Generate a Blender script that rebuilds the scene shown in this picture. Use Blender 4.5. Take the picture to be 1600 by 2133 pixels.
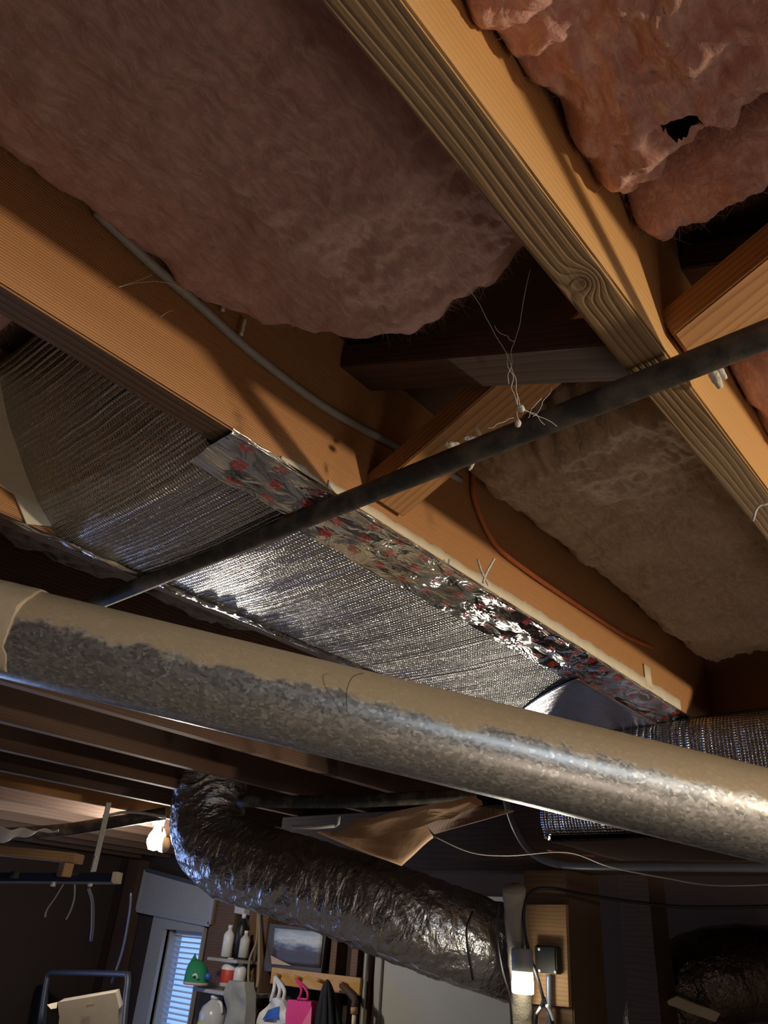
import bpy, bmesh, math, random
from mathutils import Vector, Matrix, noise
random.seed(7)
S = bpy.context.scene
for o in list(bpy.data.objects): bpy.data.objects.remove(o, do_unlink=True)
COL = S.collection
CAMZ = 1.75
# ---------------------------------------------------------------- camera
RX, RY, RZ = Vector((.755, .282, .592)), Vector((.652, -.420, -.631)), Vector((.071, .863, -.501))
RM = Matrix((RX, RY, RZ))                      # rows: world axes in camera coordinates
q = RM.to_quaternion(); q.normalize(); RM = q.to_matrix()
F, CX, CY = 1550., 800., 1066.5
cam_d = bpy.data.cameras.new('camera'); cam = bpy.data.objects.new('camera', cam_d); COL.objects.link(cam)
cam_d.sensor_fit = 'HORIZONTAL'; cam_d.sensor_width = 36; cam_d.lens = 36 * F / 1600
cam_d.clip_start = .02
cam.matrix_world = Matrix.Translation((0, 0, CAMZ)) @ RM.to_4x4()
S.camera = cam
# ---------------------------------------------------------------- world, lights, exposure
W = bpy.data.worlds.new('world'); S.world = W; W.use_nodes = True
W.node_tree.nodes['Background'].inputs[0].default_value = (.35, .5, 1, 1)
W.node_tree.nodes['Background'].inputs[1].default_value = .3
S.view_settings.view_transform = 'Standard'; S.view_settings.look = 'None'
S.view_settings.gamma = 1; S.view_settings.use_curve_mapping = False
S.view_settings.exposure = 1.02
def rel(x, y, z): return Vector((x, y, z + CAMZ))
def lamp(name, kind, loc, power, col, size=.03, rot=None, sy=None):
    l = bpy.data.lights.new(name, kind); o = bpy.data.objects.new(name, l); COL.objects.link(o)
    o.location = loc; l.energy = power; l.color = col
    if kind == 'AREA':
        l.size = size
        if sy: l.shape = 'RECTANGLE'; l.size_y = sy
        o.rotation_euler = rot
    else: l.shadow_soft_size = size
    return o
L_MAIN = rel(1.75, 1.27, .09)
L_FILL = rel(.75, .35, -.85)  # added fill with no lamp of its own, lifts the insulation
lamp('work_light', 'POINT', L_MAIN, 62, (1, .79, .56), .045)
lamp('added_fill_light', 'POINT', L_FILL, 3.9, (1, .82, .70), .22)
lamp('added_daylight_right', 'AREA', (3.52, -1., 1.98), 9, (.75, .87, 1), .34, (0, math.pi/2, 0), 1.15)  # added daylight from an unseen window, for the round duct's highlight
lamp('daylight_left', 'AREA', (-6.42, 1.2, 1.15), 17, (.30, .47, 1), 1.25, (0, -math.pi/2, 0), 1.85)
# ---------------------------------------------------------------- pixel -> point on a real plane (world coordinates)
def ray(x, y): return RM @ Vector(((x - CX) / F, -(y - CY) / F, -1.))
def az(x, y, z): d = ray(x, y); return d * (z / d.z) + Vector((0, 0, CAMZ))
def ax(x, y, X): d = ray(x, y); return d * (X / d.x) + Vector((0, 0, CAMZ))
def ay(x, y, Y): d = ray(x, y); return d * (Y / d.y) + Vector((0, 0, CAMZ))
def ad(x, y, D): return ray(x, y) * D + Vector((0, 0, CAMZ))
H = .459; ZJ = CAMZ + H           # underside of the joists
# ---------------------------------------------------------------- object helpers
def link(name, me, m=None, parent=None, smooth=True):
    o = bpy.data.objects.new(name, me); COL.objects.link(o)
    if m:
        for k in (m if isinstance(m, (list, tuple)) else [m]): me.materials.append(k)
    if smooth:
        for p in me.polygons: p.use_smooth = True
    if parent: o.parent = parent; o.matrix_parent_inverse = parent.matrix_world.inverted()
    return o
def tag(o, label, cat, group=None, kind=None):
    o['label'] = label; o['category'] = cat
    if group: o['group'] = group
    if kind: o['kind'] = kind
    return o
def struct(o, label=None):
    o['kind'] = 'structure'
    if label: o['label'] = label
    o['category'] = o.name.split('_')[0]
    return o
def thing(name, loc, label, cat, group=None):
    o = bpy.data.objects.new(name, None); COL.objects.link(o); o.location = loc; o.empty_display_size = .05
    bpy.context.view_layer.update()
    return tag(o, label, cat, group)
def meshpy(name, vs, fs, m=None, parent=None, smooth=True, uv=None):
    me = bpy.data.meshes.new(name); me.from_pydata([tuple(v) for v in vs], [], fs); me.update()
    if uv:
        L = me.uv_layers.new(name='UVMap')
        for p in me.polygons:
            for li, vi in zip(p.loop_indices, p.vertices): L.data[li].uv = uv[vi]
    return link(name, me, m, parent, smooth)
def bm_obj(name, bm, m, parent=None, smooth=False):
    if smooth:
        for e in bm.edges: e.smooth = len(e.link_faces) < 2 or e.calc_face_angle(0) < .9
    bmesh.ops.recalc_face_normals(bm, faces=bm.faces)
    me = bpy.data.meshes.new(name); bm.to_mesh(me); bm.free()
    return link(name, me, m, parent, smooth)
def addbox(bm, x0, x1, y0, y1, z0, z1, bev=0):
    r = bmesh.ops.create_cube(bm, size=1)
    for v in r['verts']: v.co = Vector((x0 + (x1-x0)*(v.co.x+.5), y0 + (y1-y0)*(v.co.y+.5), z0 + (z1-z0)*(v.co.z+.5)))
    if bev:
        es = list({e for v in r['verts'] for e in v.link_edges})
        bmesh.ops.bevel(bm, geom=es, offset=bev, segments=2, affect='EDGES')
def box(name, a, b, m, parent=None, bev=.002):
    bm = bmesh.new(); addbox(bm, min(a[0],b[0]), max(a[0],b[0]), min(a[1],b[1]), max(a[1],b[1]), min(a[2],b[2]), max(a[2],b[2]), bev)
    return bm_obj(name, bm, m, parent)
def beam(name, p0, p1, w, h, m, parent=None, up=(0,0,1), bev=.0015, wob=0, seg=1):
    """timber from p0 to p1; local x along it, w across, h along up; p0,p1 on the centre line"""
    p0, p1 = Vector(p0), Vector(p1); x = (p1-p0); L = x.length; x.normalize()
    y = Vector(up).cross(x).normalized(); z = x.cross(y)
    bm = bmesh.new(); addbox(bm, 0, L, -w/2, w/2, -h/2, h/2, bev)
    if seg > 1:
        for k in range(1, seg):
            bmesh.ops.bisect_plane(bm, geom=bm.verts[:]+bm.edges[:]+bm.faces[:], plane_co=(L*k/seg,0,0), plane_no=(1,0,0))
        for v in bm.verts:
            n = noise.noise(Vector((v.co.x*6 + p0.x*9, v.co.y*30, v.co.z*30))); v.co.y += n*wob; v.co.z += noise.noise(Vector((v.co.x*7, v.co.z*20+5, p0.y)))*wob
    o = bm_obj(name, bm, m, None)
    M = Matrix((x, y, z)).transposed().to_4x4(); M.translation = p0
    o.matrix_world = M
    if parent:
        o.parent = parent; o.matrix_parent_inverse = parent.matrix_world.inverted()
    return o
def smoothpath(pts, n=6):
    pts = [Vector(p) for p in pts]; P = [pts[0]*2-pts[1]] + pts + [pts[-1]*2-pts[-2]]; out = []
    for i in range(1, len(P)-2):
        for k in range(n):
            t = k/n; a, b, c, d = P[i-1], P[i], P[i+1], P[i+2]
            out.append(.5*((2*b)+(c-a)*t+(2*a-5*b+4*c-d)*t*t+(3*b-a-3*c+d)*t**3))
    out.append(pts[-1]); return out
def tube(name, pts, r, m, parent=None, seg=12, n=6, fn=None, cap=True, rs=None):
    path = smoothpath(pts, n) if n > 1 else [Vector(p) for p in pts]
    N = len(path); vs = []; fs = []; uv = []
    t = (path[1]-path[0]).normalized(); u = t.orthogonal().normalized(); s = 0
    for i, p in enumerate(path):
        t = (path[min(i+1,N-1)]-path[max(i-1,0)]).normalized(); u = (u - t*u.dot(t)).normalized(); w = t.cross(u)
        if i: s += (p-path[i-1]).length
        rr = r if rs is None else rs[0] + (rs[1]-rs[0])*i/(N-1)
        for k in range(seg):
            a = 2*math.pi*k/seg; d = u*math.cos(a)+w*math.sin(a); q_ = rr
            if fn: q_ = rr*fn(s, a, i/(N-1), p+d*rr)
            vs.append(p+d*q_); uv.append((s, a/(2*math.pi)*2*math.pi*r))
    for i in range(N-1):
        for k in range(seg): fs.append((i*seg+k, i*seg+(k+1)%seg, (i+1)*seg+(k+1)%seg, (i+1)*seg+k))
    if cap: fs.append(tuple(range(seg))[::-1]); fs.append(tuple((N-1)*seg+k for k in range(seg)))
    return meshpy(name, vs, fs, m, parent, True, uv)
def lathe(name, prof, m, loc, parent=None, seg=20, axis=(0,0,1)):
    vs, fs = [], []
    for r, z in prof:
        for k in range(seg): a = 2*math.pi*k/seg; vs.append(Vector((r*math.cos(a), r*math.sin(a), z)))
    n = len(prof)
    for i in range(n-1):
        for k in range(seg): fs.append((i*seg+k, i*seg+(k+1)%seg, (i+1)*seg+(k+1)%seg, (i+1)*seg+k))
    fs.append(tuple(range(seg))[::-1]); fs.append(tuple((n-1)*seg+k for k in range(seg)))
    R_ = Vector((0,0,1)).rotation_difference(Vector(axis)).to_matrix()
    return meshpy(name, [R_ @ v + Vector(loc) for v in vs], fs, m, parent)
def grid(name, fn, nu, nv, m, parent=None, size=(1,1), thick=0):
    vs, fs, uv = [], [], []
    for j in range(nv+1):
        for i in range(nu+1): vs.append(fn(i/nu, j/nv)); uv.append((i/nu*size[0], j/nv*size[1]))
    W_ = nu+1
    for j in range(nv):
        for i in range(nu): fs.append((j*W_+i, j*W_+i+1, (j+1)*W_+i+1, (j+1)*W_+i))
    o = meshpy(name, vs, fs, m, parent, True, uv)
    if thick:
        s = o.modifiers.new('s', 'SOLIDIFY'); s.thickness = thick; s.offset = 0
    return o
def plate(name, pts, th, m, parent=None, bev=0, crumple=0, sub=0):
    """flat polygon with real thickness, through the given points"""
    pts = [Vector(p) for p in pts]; n = (pts[1]-pts[0]).cross(pts[2]-pts[0]).normalized()
    bm = bmesh.new(); a = [bm.verts.new(p-n*th/2) for p in pts]; f = bm.faces.new(a)
    r = bmesh.ops.extrude_face_region(bm, geom=[f]); 
    for v in r['geom']:
        if isinstance(v, bmesh.types.BMVert): v.co += n*th
    if sub:
        bmesh.ops.triangulate(bm, faces=bm.faces[:]); bmesh.ops.subdivide_edges(bm, edges=bm.edges[:], cuts=sub, use_grid_fill=True)
        for v in bm.verts: v.co += n*crumple*noise.noise(v.co*14)
    if bev: bmesh.ops.bevel(bm, geom=bm.edges[:], offset=bev, segments=1, affect='EDGES')
    return bm_obj(name, bm, m, parent, smooth=sub > 0)
def fbm(p, o=5, h=.6, l=2.1): return noise.fractal(Vector(p), h, l, o)
# ---------------------------------------------------------------- materials
class NT:
    def __init__(s, name):
        s.m = bpy.data.materials.new(name); s.m.use_nodes = True; s.t = s.m.node_tree; s.b = s.t.nodes['Principled BSDF']
    def n(s, typ, **k):
        x = s.t.nodes.new(typ)
        for a, v in k.items():
            if a.startswith('i_'):
                key = a[2:]; key = int(key) if key.isdigit() else key.replace('_', ' '); x.inputs[key].default_value = v
            else: setattr(x, a, v)
        return x
    def l(s, a, b): s.t.links.new(a, b)
    def math(s, op, a, b=None, c=None, clamp=False):
        x = s.t.nodes.new('ShaderNodeMath'); x.operation = op; x.use_clamp = clamp
        for i, v in enumerate((a, b, c)):
            if v is None: continue
            if isinstance(v, (int, float)): x.inputs[i].default_value = v
            else: s.l(v, x.inputs[i])
        return x.outputs[0]
    def ramp(s, f, stops):
        x = s.t.nodes.new('ShaderNodeValToRGB'); e = x.color_ramp.elements
        while len(e) < len(stops): e.new(.5)
        for k, (p, c) in zip(e, stops): k.position = p; k.color = (*c, 1) if len(c) == 3 else c
        s.l(f, x.inputs[0]); return x.outputs[0]
    def mix(s, f, a, b, bt='MIX'):
        x = s.t.nodes.new('ShaderNodeMix'); x.data_type = 'RGBA'; x.blend_type = bt
        for i, v in ((0, f), (6, a), (7, b)):
            if isinstance(v, (int, float)): x.inputs[i].default_value = v
            elif isinstance(v, tuple): x.inputs[i].default_value = (*v, 1)
            else: s.l(v, x.inputs[i])
        return x.outputs[2]
    def noise(s, vec, scale, detail=4, rough=.6, dist=0):
        x = s.n('ShaderNodeTexNoise'); x.inputs['Scale'].default_value = scale; x.inputs['Detail'].default_value = detail
        x.inputs['Roughness'].default_value = rough; x.inputs['Distortion'].default_value = dist
        if vec is not None: s.l(vec, x.inputs['Vector'])
        return x.outputs[0]
    def obj(s, sc=(1,1,1), out='Object', rnd=True):
        tc = s.n('ShaderNodeTexCoord'); mp = s.n('ShaderNodeMapping'); mp.inputs['Scale'].default_value = sc
        s.l(tc.outputs[out], mp.inputs[0]); return mp.outputs[0]
    def bump(s, h, st=.3, d=.002, normal=None):
        x = s.n('ShaderNodeBump'); x.inputs['Strength'].default_value = st; x.inputs['Distance'].default_value = d
        s.l(h, x.inputs['Height'])
        if normal: s.l(normal, x.inputs['Normal'])
        s.l(x.outputs[0], s.b.inputs['Normal']); return x.outputs[0]
    def set(s, **k):
        for a, v in k.items():
            i = s.b.inputs[a.replace('_', ' ')]
            if isinstance(v, (int, float)): i.default_value = v
            elif isinstance(v, tuple): i.default_value = (*v, 1) if len(v) == 3 else v
            else: s.l(v, i)
        return s
def plain(name, c, rough=.6, metal=0, bumpy=0, bs=60, **k):
    t = NT(name); v = t.obj(); nz = t.noise(v, bs, 4)
    c2 = tuple(x*.72 for x in c)
    t.set(Base_Color=t.mix(nz, c2, c), Roughness=rough, Metallic=metal, **k)
    if bumpy: t.bump(nz, bumpy, .004)
    return t.m
def wood(name, light, dark, a, b, knot=None, amp=1.2, rough=.75, fib=.35, contrast=1., bs=.35):
    """rings: a bands/m across the thickness (y), b bands/m along the height (z)"""
    t = NT(name); tc = t.n('ShaderNodeTexCoord'); sep = t.n('ShaderNodeSeparateXYZ'); t.l(tc.outputs['Object'], sep.inputs[0])
    oi = t.n('ShaderNodeObjectInfo'); x, y, z = sep.outputs; rnd = t.math('MULTIPLY', oi.outputs['Random'], 37.)
    cb = t.n('ShaderNodeCombineXYZ'); t.l(t.math('MULTIPLY', x, 2.2), cb.inputs[0]); t.l(t.math('MULTIPLY', y, 14.), cb.inputs[1]); t.l(t.math('ADD', t.math('MULTIPLY', z, 7.), rnd), cb.inputs[2])
    nz = t.noise(cb.outputs[0], 1., 2)
    v = t.math('ADD', t.math('MULTIPLY', y, a), t.math('MULTIPLY', z, b)); v = t.math('ADD', v, t.math('MULTIPLY', nz, amp*3))
    kd = None
    if knot:
        dx = t.math('MULTIPLY', t.math('SUBTRACT', x, knot[0]), .8); dy = t.math('SUBTRACT', y, knot[1])
        d = t.math('SQRT', t.math('ADD', t.math('MULTIPLY', dx, dx), t.math('MULTIPLY', dy, dy)))
        kd = t.math('EXPONENT', t.math('MULTIPLY', t.math('MULTIPLY', d, d), -1/(knot[2]**2)))
        v = t.math('ADD', v, t.math('MULTIPLY', kd, 3.))
    fr = t.math('FRACT', t.math('ADD', v, 100.))
    band = t.ramp(fr, [(0, (0,0,0)), (.45, (.25,)*3), (.82, (contrast,)*3), (1, (0,0,0))])
    cf = t.n('ShaderNodeCombineXYZ'); t.l(t.math('MULTIPLY', x, 12.), cf.inputs[0]); t.l(t.math('MULTIPLY', y, 500.), cf.inputs[1]); t.l(t.math('ADD', t.math('MULTIPLY', z, 500.), rnd), cf.inputs[2])
    fb = t.noise(cf.outputs[0], 1., 3)
    col = t.mix(band, light, dark); col = t.mix(t.math('MULTIPLY', fb, fib), col, tuple(c*.55 for c in dark))
    pt = t.noise(cb.outputs[0], 2.3, 4); col = t.mix(t.math('MULTIPLY', pt, .35), col, tuple(c*.8 for c in light))
    if kd is not None: col = t.mix(t.math('MULTIPLY', t.math('POWER', kd, 3.), .75), col, tuple(c*.4 for c in dark))
    t.set(Base_Color=col, Roughness=rough)
    t.bump(t.math('ADD', t.math('MULTIPLY', band, -.7), t.math('MULTIPLY', fb, .6)), bs, .0012)
    return t.m
def foil(name, scrim=1., tint=(.86,.87,.9), rough=.16, dist=.0028, wr=0.):
    t = NT(name); uv = t.obj((1,1,1), 'UV'); sep = t.n('ShaderNodeSeparateXYZ'); t.l(uv, sep.inputs[0]); u, v = sep.outputs[0], sep.outputs[1]
    nz = t.noise(uv, 9., 3); 
    uu = t.math('ADD', u, t.math('MULTIPLY', nz, .004)); vv = t.math('ADD', v, t.math('MULTIPLY', nz, .006))
    s1 = t.math('ABSOLUTE', t.math('SINE', t.math('MULTIPLY', uu, math.pi/.0052)))
    s2 = t.math('ABSOLUTE', t.math('SINE', t.math('MULTIPLY', vv, math.pi/.0072)))
    puff = t.math('POWER', t.math('MULTIPLY', s1, s2), .5)
    cr = t.math('POWER', t.math('ABSOLUTE', t.math('SINE', t.math('MULTIPLY', vv, math.pi/.0155))), 16.)
    crn = t.noise(t.obj((2.5,65,1), 'UV'), 1., 2)
    cr = t.math('MULTIPLY', cr, t.math('MULTIPLY', t.math('SUBTRACT', crn, .42, clamp=True), 4.))
    big = t.noise(uv, 30., 4)
    fine = t.noise(uv, 260., 2)
    h = t.math('ADD', t.math('MULTIPLY', puff, .55*scrim), t.math('MULTIPLY', cr, 1.1*scrim))
    h = t.math('ADD', h, t.math('MULTIPLY', big, 1.2 + wr)); h = t.math('ADD', h, t.math('MULTIPLY', fine, .25*scrim))
    t.set(Base_Color=tint, Metallic=1., Roughness=rough); t.bump(h, 1., dist)
    return t.m
# timber
KX = 2.6 + .395
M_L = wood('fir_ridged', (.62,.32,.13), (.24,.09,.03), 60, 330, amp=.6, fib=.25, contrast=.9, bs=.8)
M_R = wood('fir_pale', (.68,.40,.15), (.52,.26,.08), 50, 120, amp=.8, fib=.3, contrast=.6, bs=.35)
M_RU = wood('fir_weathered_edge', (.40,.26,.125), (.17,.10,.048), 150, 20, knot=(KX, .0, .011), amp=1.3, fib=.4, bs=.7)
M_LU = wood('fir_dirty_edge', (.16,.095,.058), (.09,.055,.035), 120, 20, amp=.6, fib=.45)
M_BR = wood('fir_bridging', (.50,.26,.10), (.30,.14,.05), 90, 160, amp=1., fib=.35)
M_JF = wood('fir_old_joist', (.12,.062,.038), (.08,.04,.024), 60, 120, amp=1., fib=.3)  # dark sides: shade put into the wood colour
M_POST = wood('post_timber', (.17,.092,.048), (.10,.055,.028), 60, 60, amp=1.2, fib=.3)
M_JU = wood('fir_lit_edge', (.32,.20,.12), (.22,.13,.075), 120, 20, amp=.6, fib=.4)  # paler undersides: light put into the wood colour
M_DARKW = wood('dark_timber', (.085,.045,.028), (.05,.027,.018), 40, 60, amp=1.2, fib=.3)
M_PINE = wood('pine_board', (.50,.30,.15), (.36,.20,.09), 50, 90, amp=1., fib=.3)
M_SUB = plain('subfloor_boards', (.12,.07,.045), .85, 0, .3, 20)
M_WALL = plain('dark_sheathing', (.045,.026,.022), .85, 0, .3, 9)
M_FLOOR = plain('concrete_floor', (.28,.25,.22), .8, 0, .3, 5)
# metals and foils
M_FOIL = foil('scrim_foil', 1.1, tint=(.60,.59,.58), rough=.24)
M_FOILW = foil('wrapped_foil', 1., rough=.2, tint=(.42,.39,.37), dist=.003)
M_FOILS = foil('smooth_foil', .12, rough=.32, tint=(.42,.42,.47), dist=.002)  # dimmer tint standing for shade on the foil
def mk_tape():
    t = NT('foil_tape'); a = t.noise(t.obj((16,45,1), 'UV'), 1., 3, .5, 1.2); b = t.noise(t.obj((60,200,1), 'UV'), 1., 2)
    t.set(Base_Color=(.88,.88,.86), Metallic=1., Roughness=.10); t.bump(t.math('ADD', a, t.math('MULTIPLY', b, .08)), 1., .006); return t.m
M_TAPE = mk_tape()
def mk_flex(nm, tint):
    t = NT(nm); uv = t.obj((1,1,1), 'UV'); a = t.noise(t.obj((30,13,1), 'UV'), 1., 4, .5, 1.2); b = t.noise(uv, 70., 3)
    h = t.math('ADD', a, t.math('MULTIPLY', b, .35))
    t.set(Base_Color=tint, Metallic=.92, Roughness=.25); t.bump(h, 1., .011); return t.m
M_FLEX = mk_flex('silver_sleeve', (.70,.68,.66)); M_FLEXD = mk_flex('shaded_sleeve', (.14,.11,.09))  # second sleeve is a dark copy, shade put into its colour
def mk_galv():
    t = NT('galvanised_steel'); tc = t.n('ShaderNodeTexCoord')
    uv = t.obj((1,1,1), 'UV'); vo = t.n('ShaderNodeTexVoronoi'); vo.inputs['Scale'].default_value = 1.
    mp = t.obj((170,260,1), 'UV'); nz = t.n('ShaderNodeTexNoise'); nz.inputs['Scale'].default_value = 60.; t.l(uv, nz.inputs[0])
    mm = t.n('ShaderNodeVectorMath', operation='MULTIPLY_ADD'); t.l(nz.outputs['Color'], mm.inputs[0]); mm.inputs[1].default_value = (2.2,2.2,0); t.l(mp, mm.inputs[2]); t.l(mm.outputs[0], vo.inputs['Vector'])
    sp = t.n('ShaderNodeSeparateColor'); t.l(vo.outputs['Color'], sp.inputs[0])
    geo = t.n('ShaderNodeNewGeometry'); sn = t.n('ShaderNodeSeparateXYZ'); t.l(tc.outputs['Normal'], sn.inputs[0])
    big = t.noise(uv, 14., 5, .65)
    # settled dust film on the upper half, with a ragged lower border
    dust = t.math('ADD', sn.outputs[2], t.math('MULTIPLY', t.math('SUBTRACT', big, .5), 1.1))
    dust = t.ramp(dust, [(.02, (0,0,0)), (.16, (1,1,1))])
    base = t.mix(sp.outputs[0], (.38,.39,.39), (.60,.60,.57)); base = t.mix(t.math('MULTIPLY', t.math('GREATER_THAN', sp.outputs[1], .88), .6), base, (.85,.84,.8))
    col = t.mix(t.math('MULTIPLY', dust, .85), base, (.42,.33,.20))
    ro = t.math('ADD', t.math('MULTIPLY', sp.outputs[0], .08), .32); ro = t.math('ADD', ro, t.math('MULTIPLY', dust, .3))
    me = t.math('SUBTRACT', .88, t.math('MULTIPLY', dust, .75))
    t.set(Base_Color=col, Metallic=me, Roughness=ro); t.bump(sp.outputs[1], .3, .0006); return t.m
M_GALV = mk_galv()
def mk_iron():
    t = NT('black_iron'); v = t.obj(); a = t.noise(v, 25., 5); b = t.noise(v, 220., 3)
    t.set(Base_Color=t.mix(t.ramp(a, [(.45,(0,0,0)),(.7,(1,1,1))]), (.05,.048,.043), (.19,.155,.115)), Roughness=.55, Metallic=.25); t.bump(b, .4, .001); return t.m
M_IRON = mk_iron()
def mk_ins(name, c1, c2, c3):
    t = NT(name); v = t.obj((1,1,1)); a = t.noise(v, 9., 5, .6, .8); b = t.noise(t.obj((90,34,60)), 1., 6, .7, 2.0); c = t.noise(v, 240., 4, .7, 1.)
    col = t.mix(t.ramp(a, [(.32,(0,0,0)),(.68,(1,1,1))]), c1, c2); col = t.mix(t.ramp(b, [(.46,(0,0,0)),(.74,(.85,.85,.85))]), col, c3)
    t.set(Base_Color=col, Roughness=1., Sheen_Weight=.25, Sheen_Roughness=.6)
    t.b.inputs['Specular IOR Level'].default_value = .05
    h = t.math('ADD', t.math('MULTIPLY', a, .6), t.math('ADD', t.math('MULTIPLY', b, .35), t.math('MULTIPLY', c, .1))); t.bump(h, .8, .014); return t.m
M_PINK = mk_ins('pink_fibreglass', (.60,.28,.23), (.74,.40,.33), (.88,.66,.54))
M_MAUVE = mk_ins('dusty_pink_fibreglass', (.50,.27,.24), (.62,.36,.32), (.70,.48,.42))
M_TAN = mk_ins('tan_fibreglass', (.36,.25,.16), (.50,.37,.25), (.62,.50,.36))
M_DARKI = mk_ins('shaded_fibreglass', (.07,.05,.045), (.10,.07,.06), (.14,.10,.08))  # darkened pink batt, shade of the bay put into the colour
# paints, plastics
M_CREAM = plain('cream_paper_tape', (.78,.70,.52), .8, 0, .2, 40)
M_MUD = plain('beige_cloth_tape', (.60,.50,.36), .85, 0, .5, 25)
M_GREYC = plain('grey_cable', (.36,.36,.33), .5)
M_ORANGE = plain('orange_cable', (.55,.16,.05), .5)
M_COND = plain('grey_conduit', (.22,.24,.30), .4, .3)
M_BLACK = plain('black_plastic', (.012,.012,.013), .45)
M_CORD = plain('black_cord', (.02,.018,.017), .5)
M_NAVY = plain('navy_metal', (.03,.045,.10), .35, .5)
M_WHITEP = plain('white_paint', (.75,.75,.72), .5)
M_GREYP = plain('grey_paint', (.42,.41,.39), .55)
M_DOOR = plain('door_grey_paint', (.50,.49,.44), .6, 0, 0, 3)
M_CARD = plain('tan_board', (.42,.25,.13), .8, 0, .3, 20)
M_KRAFT = plain('cream_cardboard', (.78,.68,.52), .8, 0, .1, 10)
M_WEB = plain('cobweb_silk', (.9,.86,.76), .7)
M_COCOON = plain('white_cocoon', (.80,.76,.66), .8, 0, .6, 200)
M_RED = plain('red_print', (.62,.03,.03), .35)
M_BURLAP = plain('beige_fabric_wrap', (.50,.44,.33), .95, 0, .9, 160)
M_TUBEF = plain('grey_tubing', (.14,.14,.16), .45, .5)
M_SPK = plain('dark_cabinet', (.010,.014,.030), .5)
M_GREEN = plain('green_felt', (.02,.24,.11), .8, 0, .4, 60)
M_PINKB = plain('magenta_bag', (.75,.03,.20), .55)
M_PINKL = plain('pink_bag_light', (.85,.18,.30), .55)
M_JACK = plain('black_cloth', (.010,.011,.014), .9, 0, .4, 40)
M_TOTE = plain('white_plastic_bag', (.74,.74,.76), .5, 0, .5, 20)
M_BLUE = plain('blue_print', (.03,.12,.48), .5)
M_BOT = plain('white_bottle', (.78,.77,.78), .4)
M_LABR = plain('red_label', (.55,.06,.04), .5)
M_LABW = plain('pale_label', (.55,.52,.50), .5)
M_JUG = NT('clear_jug').set(Base_Color=(.75,.76,.78), Roughness=.25, Transmission_Weight=.4).m
M_YEL = plain('yellow_label', (.65,.62,.05), .5)
M_GREYB = plain('grey_sack', (.30,.30,.27), .8, 0, .7, 14)
M_ROPE = plain('khaki_rope', (.28,.22,.13), .9)
M_OLIVE = plain('teal_panel', (.06,.075,.078), .7)
M_RACKW = plain('varnished_pine', (.55,.30,.08), .5)
def emis(name, c, s):
    t = NT(name); t.set(Base_Color=(.8,.8,.8), Emission_Color=c, Emission_Strength=s); return t.m
M_BULB = emis('lit_bulb', (1,.96,.88), 60)
M_LED = emis('lit_lens', (1,.93,.76), 14)
M_SKY = emis('daylit_glass', (.20,.40,1), .55)
# ---------------------------------------------------------------- room shell
XW0, XW1, YW, YF = -6.3, 3.4, 3.8, -3.2
def shell(name, a, b, m, lab): return struct(box(name, a, b, m, bev=0), lab)
shell('floor', (XW0-.2, YF-.2, -.12), (XW1+.2, YW+.6, 0), M_FLOOR, 'grey concrete basement floor')
ZT = ZJ + .235
shell('ceiling', (XW0-.2, YF-.2, ZT), (XW1+.2, YW+.3, ZT+.04), M_SUB, 'dark subfloor boards above the joists')
shell('wall_front', (XW0, YF-.15, 0), (XW1, YF, ZT), M_WALL, 'dark basement wall behind the viewer')
def wall_hole(name, a0, a1, z1, hx0, hx1, hz0, hz1, mk, m, lab):
    bm = bmesh.new()
    for (u0,u1,w0,w1) in ((a0,hx0,0,z1),(hx1,a1,0,z1),(hx0,hx1,0,hz0),(hx0,hx1,hz1,z1)): addbox(bm, *mk(u0,u1,w0,w1))
    return struct(bm_obj(name, bm, m), lab)
# window in the back wall (blinds), tall and narrow
wa, wb = ay(345, 1955, YW), ay(425, 1962, YW)
WX0, WX1, WZ1 = wa.x, wb.x, 1.75 - .02
WZ0 = .55
wall_hole('wall_back', XW0, XW1, ZT, WX0, WX1, WZ0, WZ1, lambda u0,u1,w0,w1: (u0,u1,YW,YW+.16,w0,w1), M_WALL, 'dark wooden sheathing of the back wall')
wall_hole('wall_right', YF, YW, ZT, -1.6, -.4, 1.8, 2.16, lambda u0,u1,w0,w1: (XW1,XW1+.15,u0,u1,w0,w1), M_WALL, 'dark right basement wall')
wall_hole('wall_left', YF, YW, ZT, .25, 2.15, .5, 1.8, lambda u0,u1,w0,w1: (XW0-.15,XW0,u0,u1,w0,w1), M_WALL, 'dark left basement wall')
# windows
def win_frame(name, lab, boxes, m):
    t = struct(thing(name, boxes[0][0], lab, 'window'), lab)
    for k, (a, b) in enumerate(boxes): box('window_frame' if k < 4 else 'glazing_bar', a, b, m, t)
    return t
w1 = win_frame('window_1', 'narrow grey cased basement window in the back wall', [
    ((WX0-.17, YW-.03, WZ0-.1), (WX0, YW+.02, WZ1+.13)), ((WX1, YW-.03, WZ0-.1), (WX1+.012, YW+.16, WZ1+.13)),
    ((WX0, YW-.03, WZ1), (WX1, YW+.02, WZ1+.13)), ((WX0, YW-.03, WZ0-.1), (WX1, YW+.02, WZ0))], M_GREYP)
box('window_jamb', (WX0, YW+.02, WZ0), (WX0+.02, YW+.16, WZ1), M_GREYP, w1)
box('pane', (WX0, YW+.13, WZ0), (WX1, YW+.14, WZ1), M_SKY, w1)
bl = thing('window_blind', (WX0, YW+.08, WZ1), 'white horizontal slat blind glowing blue in the narrow back window', 'blind')
bm = bmesh.new(); zz = WZ0+.02
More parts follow.
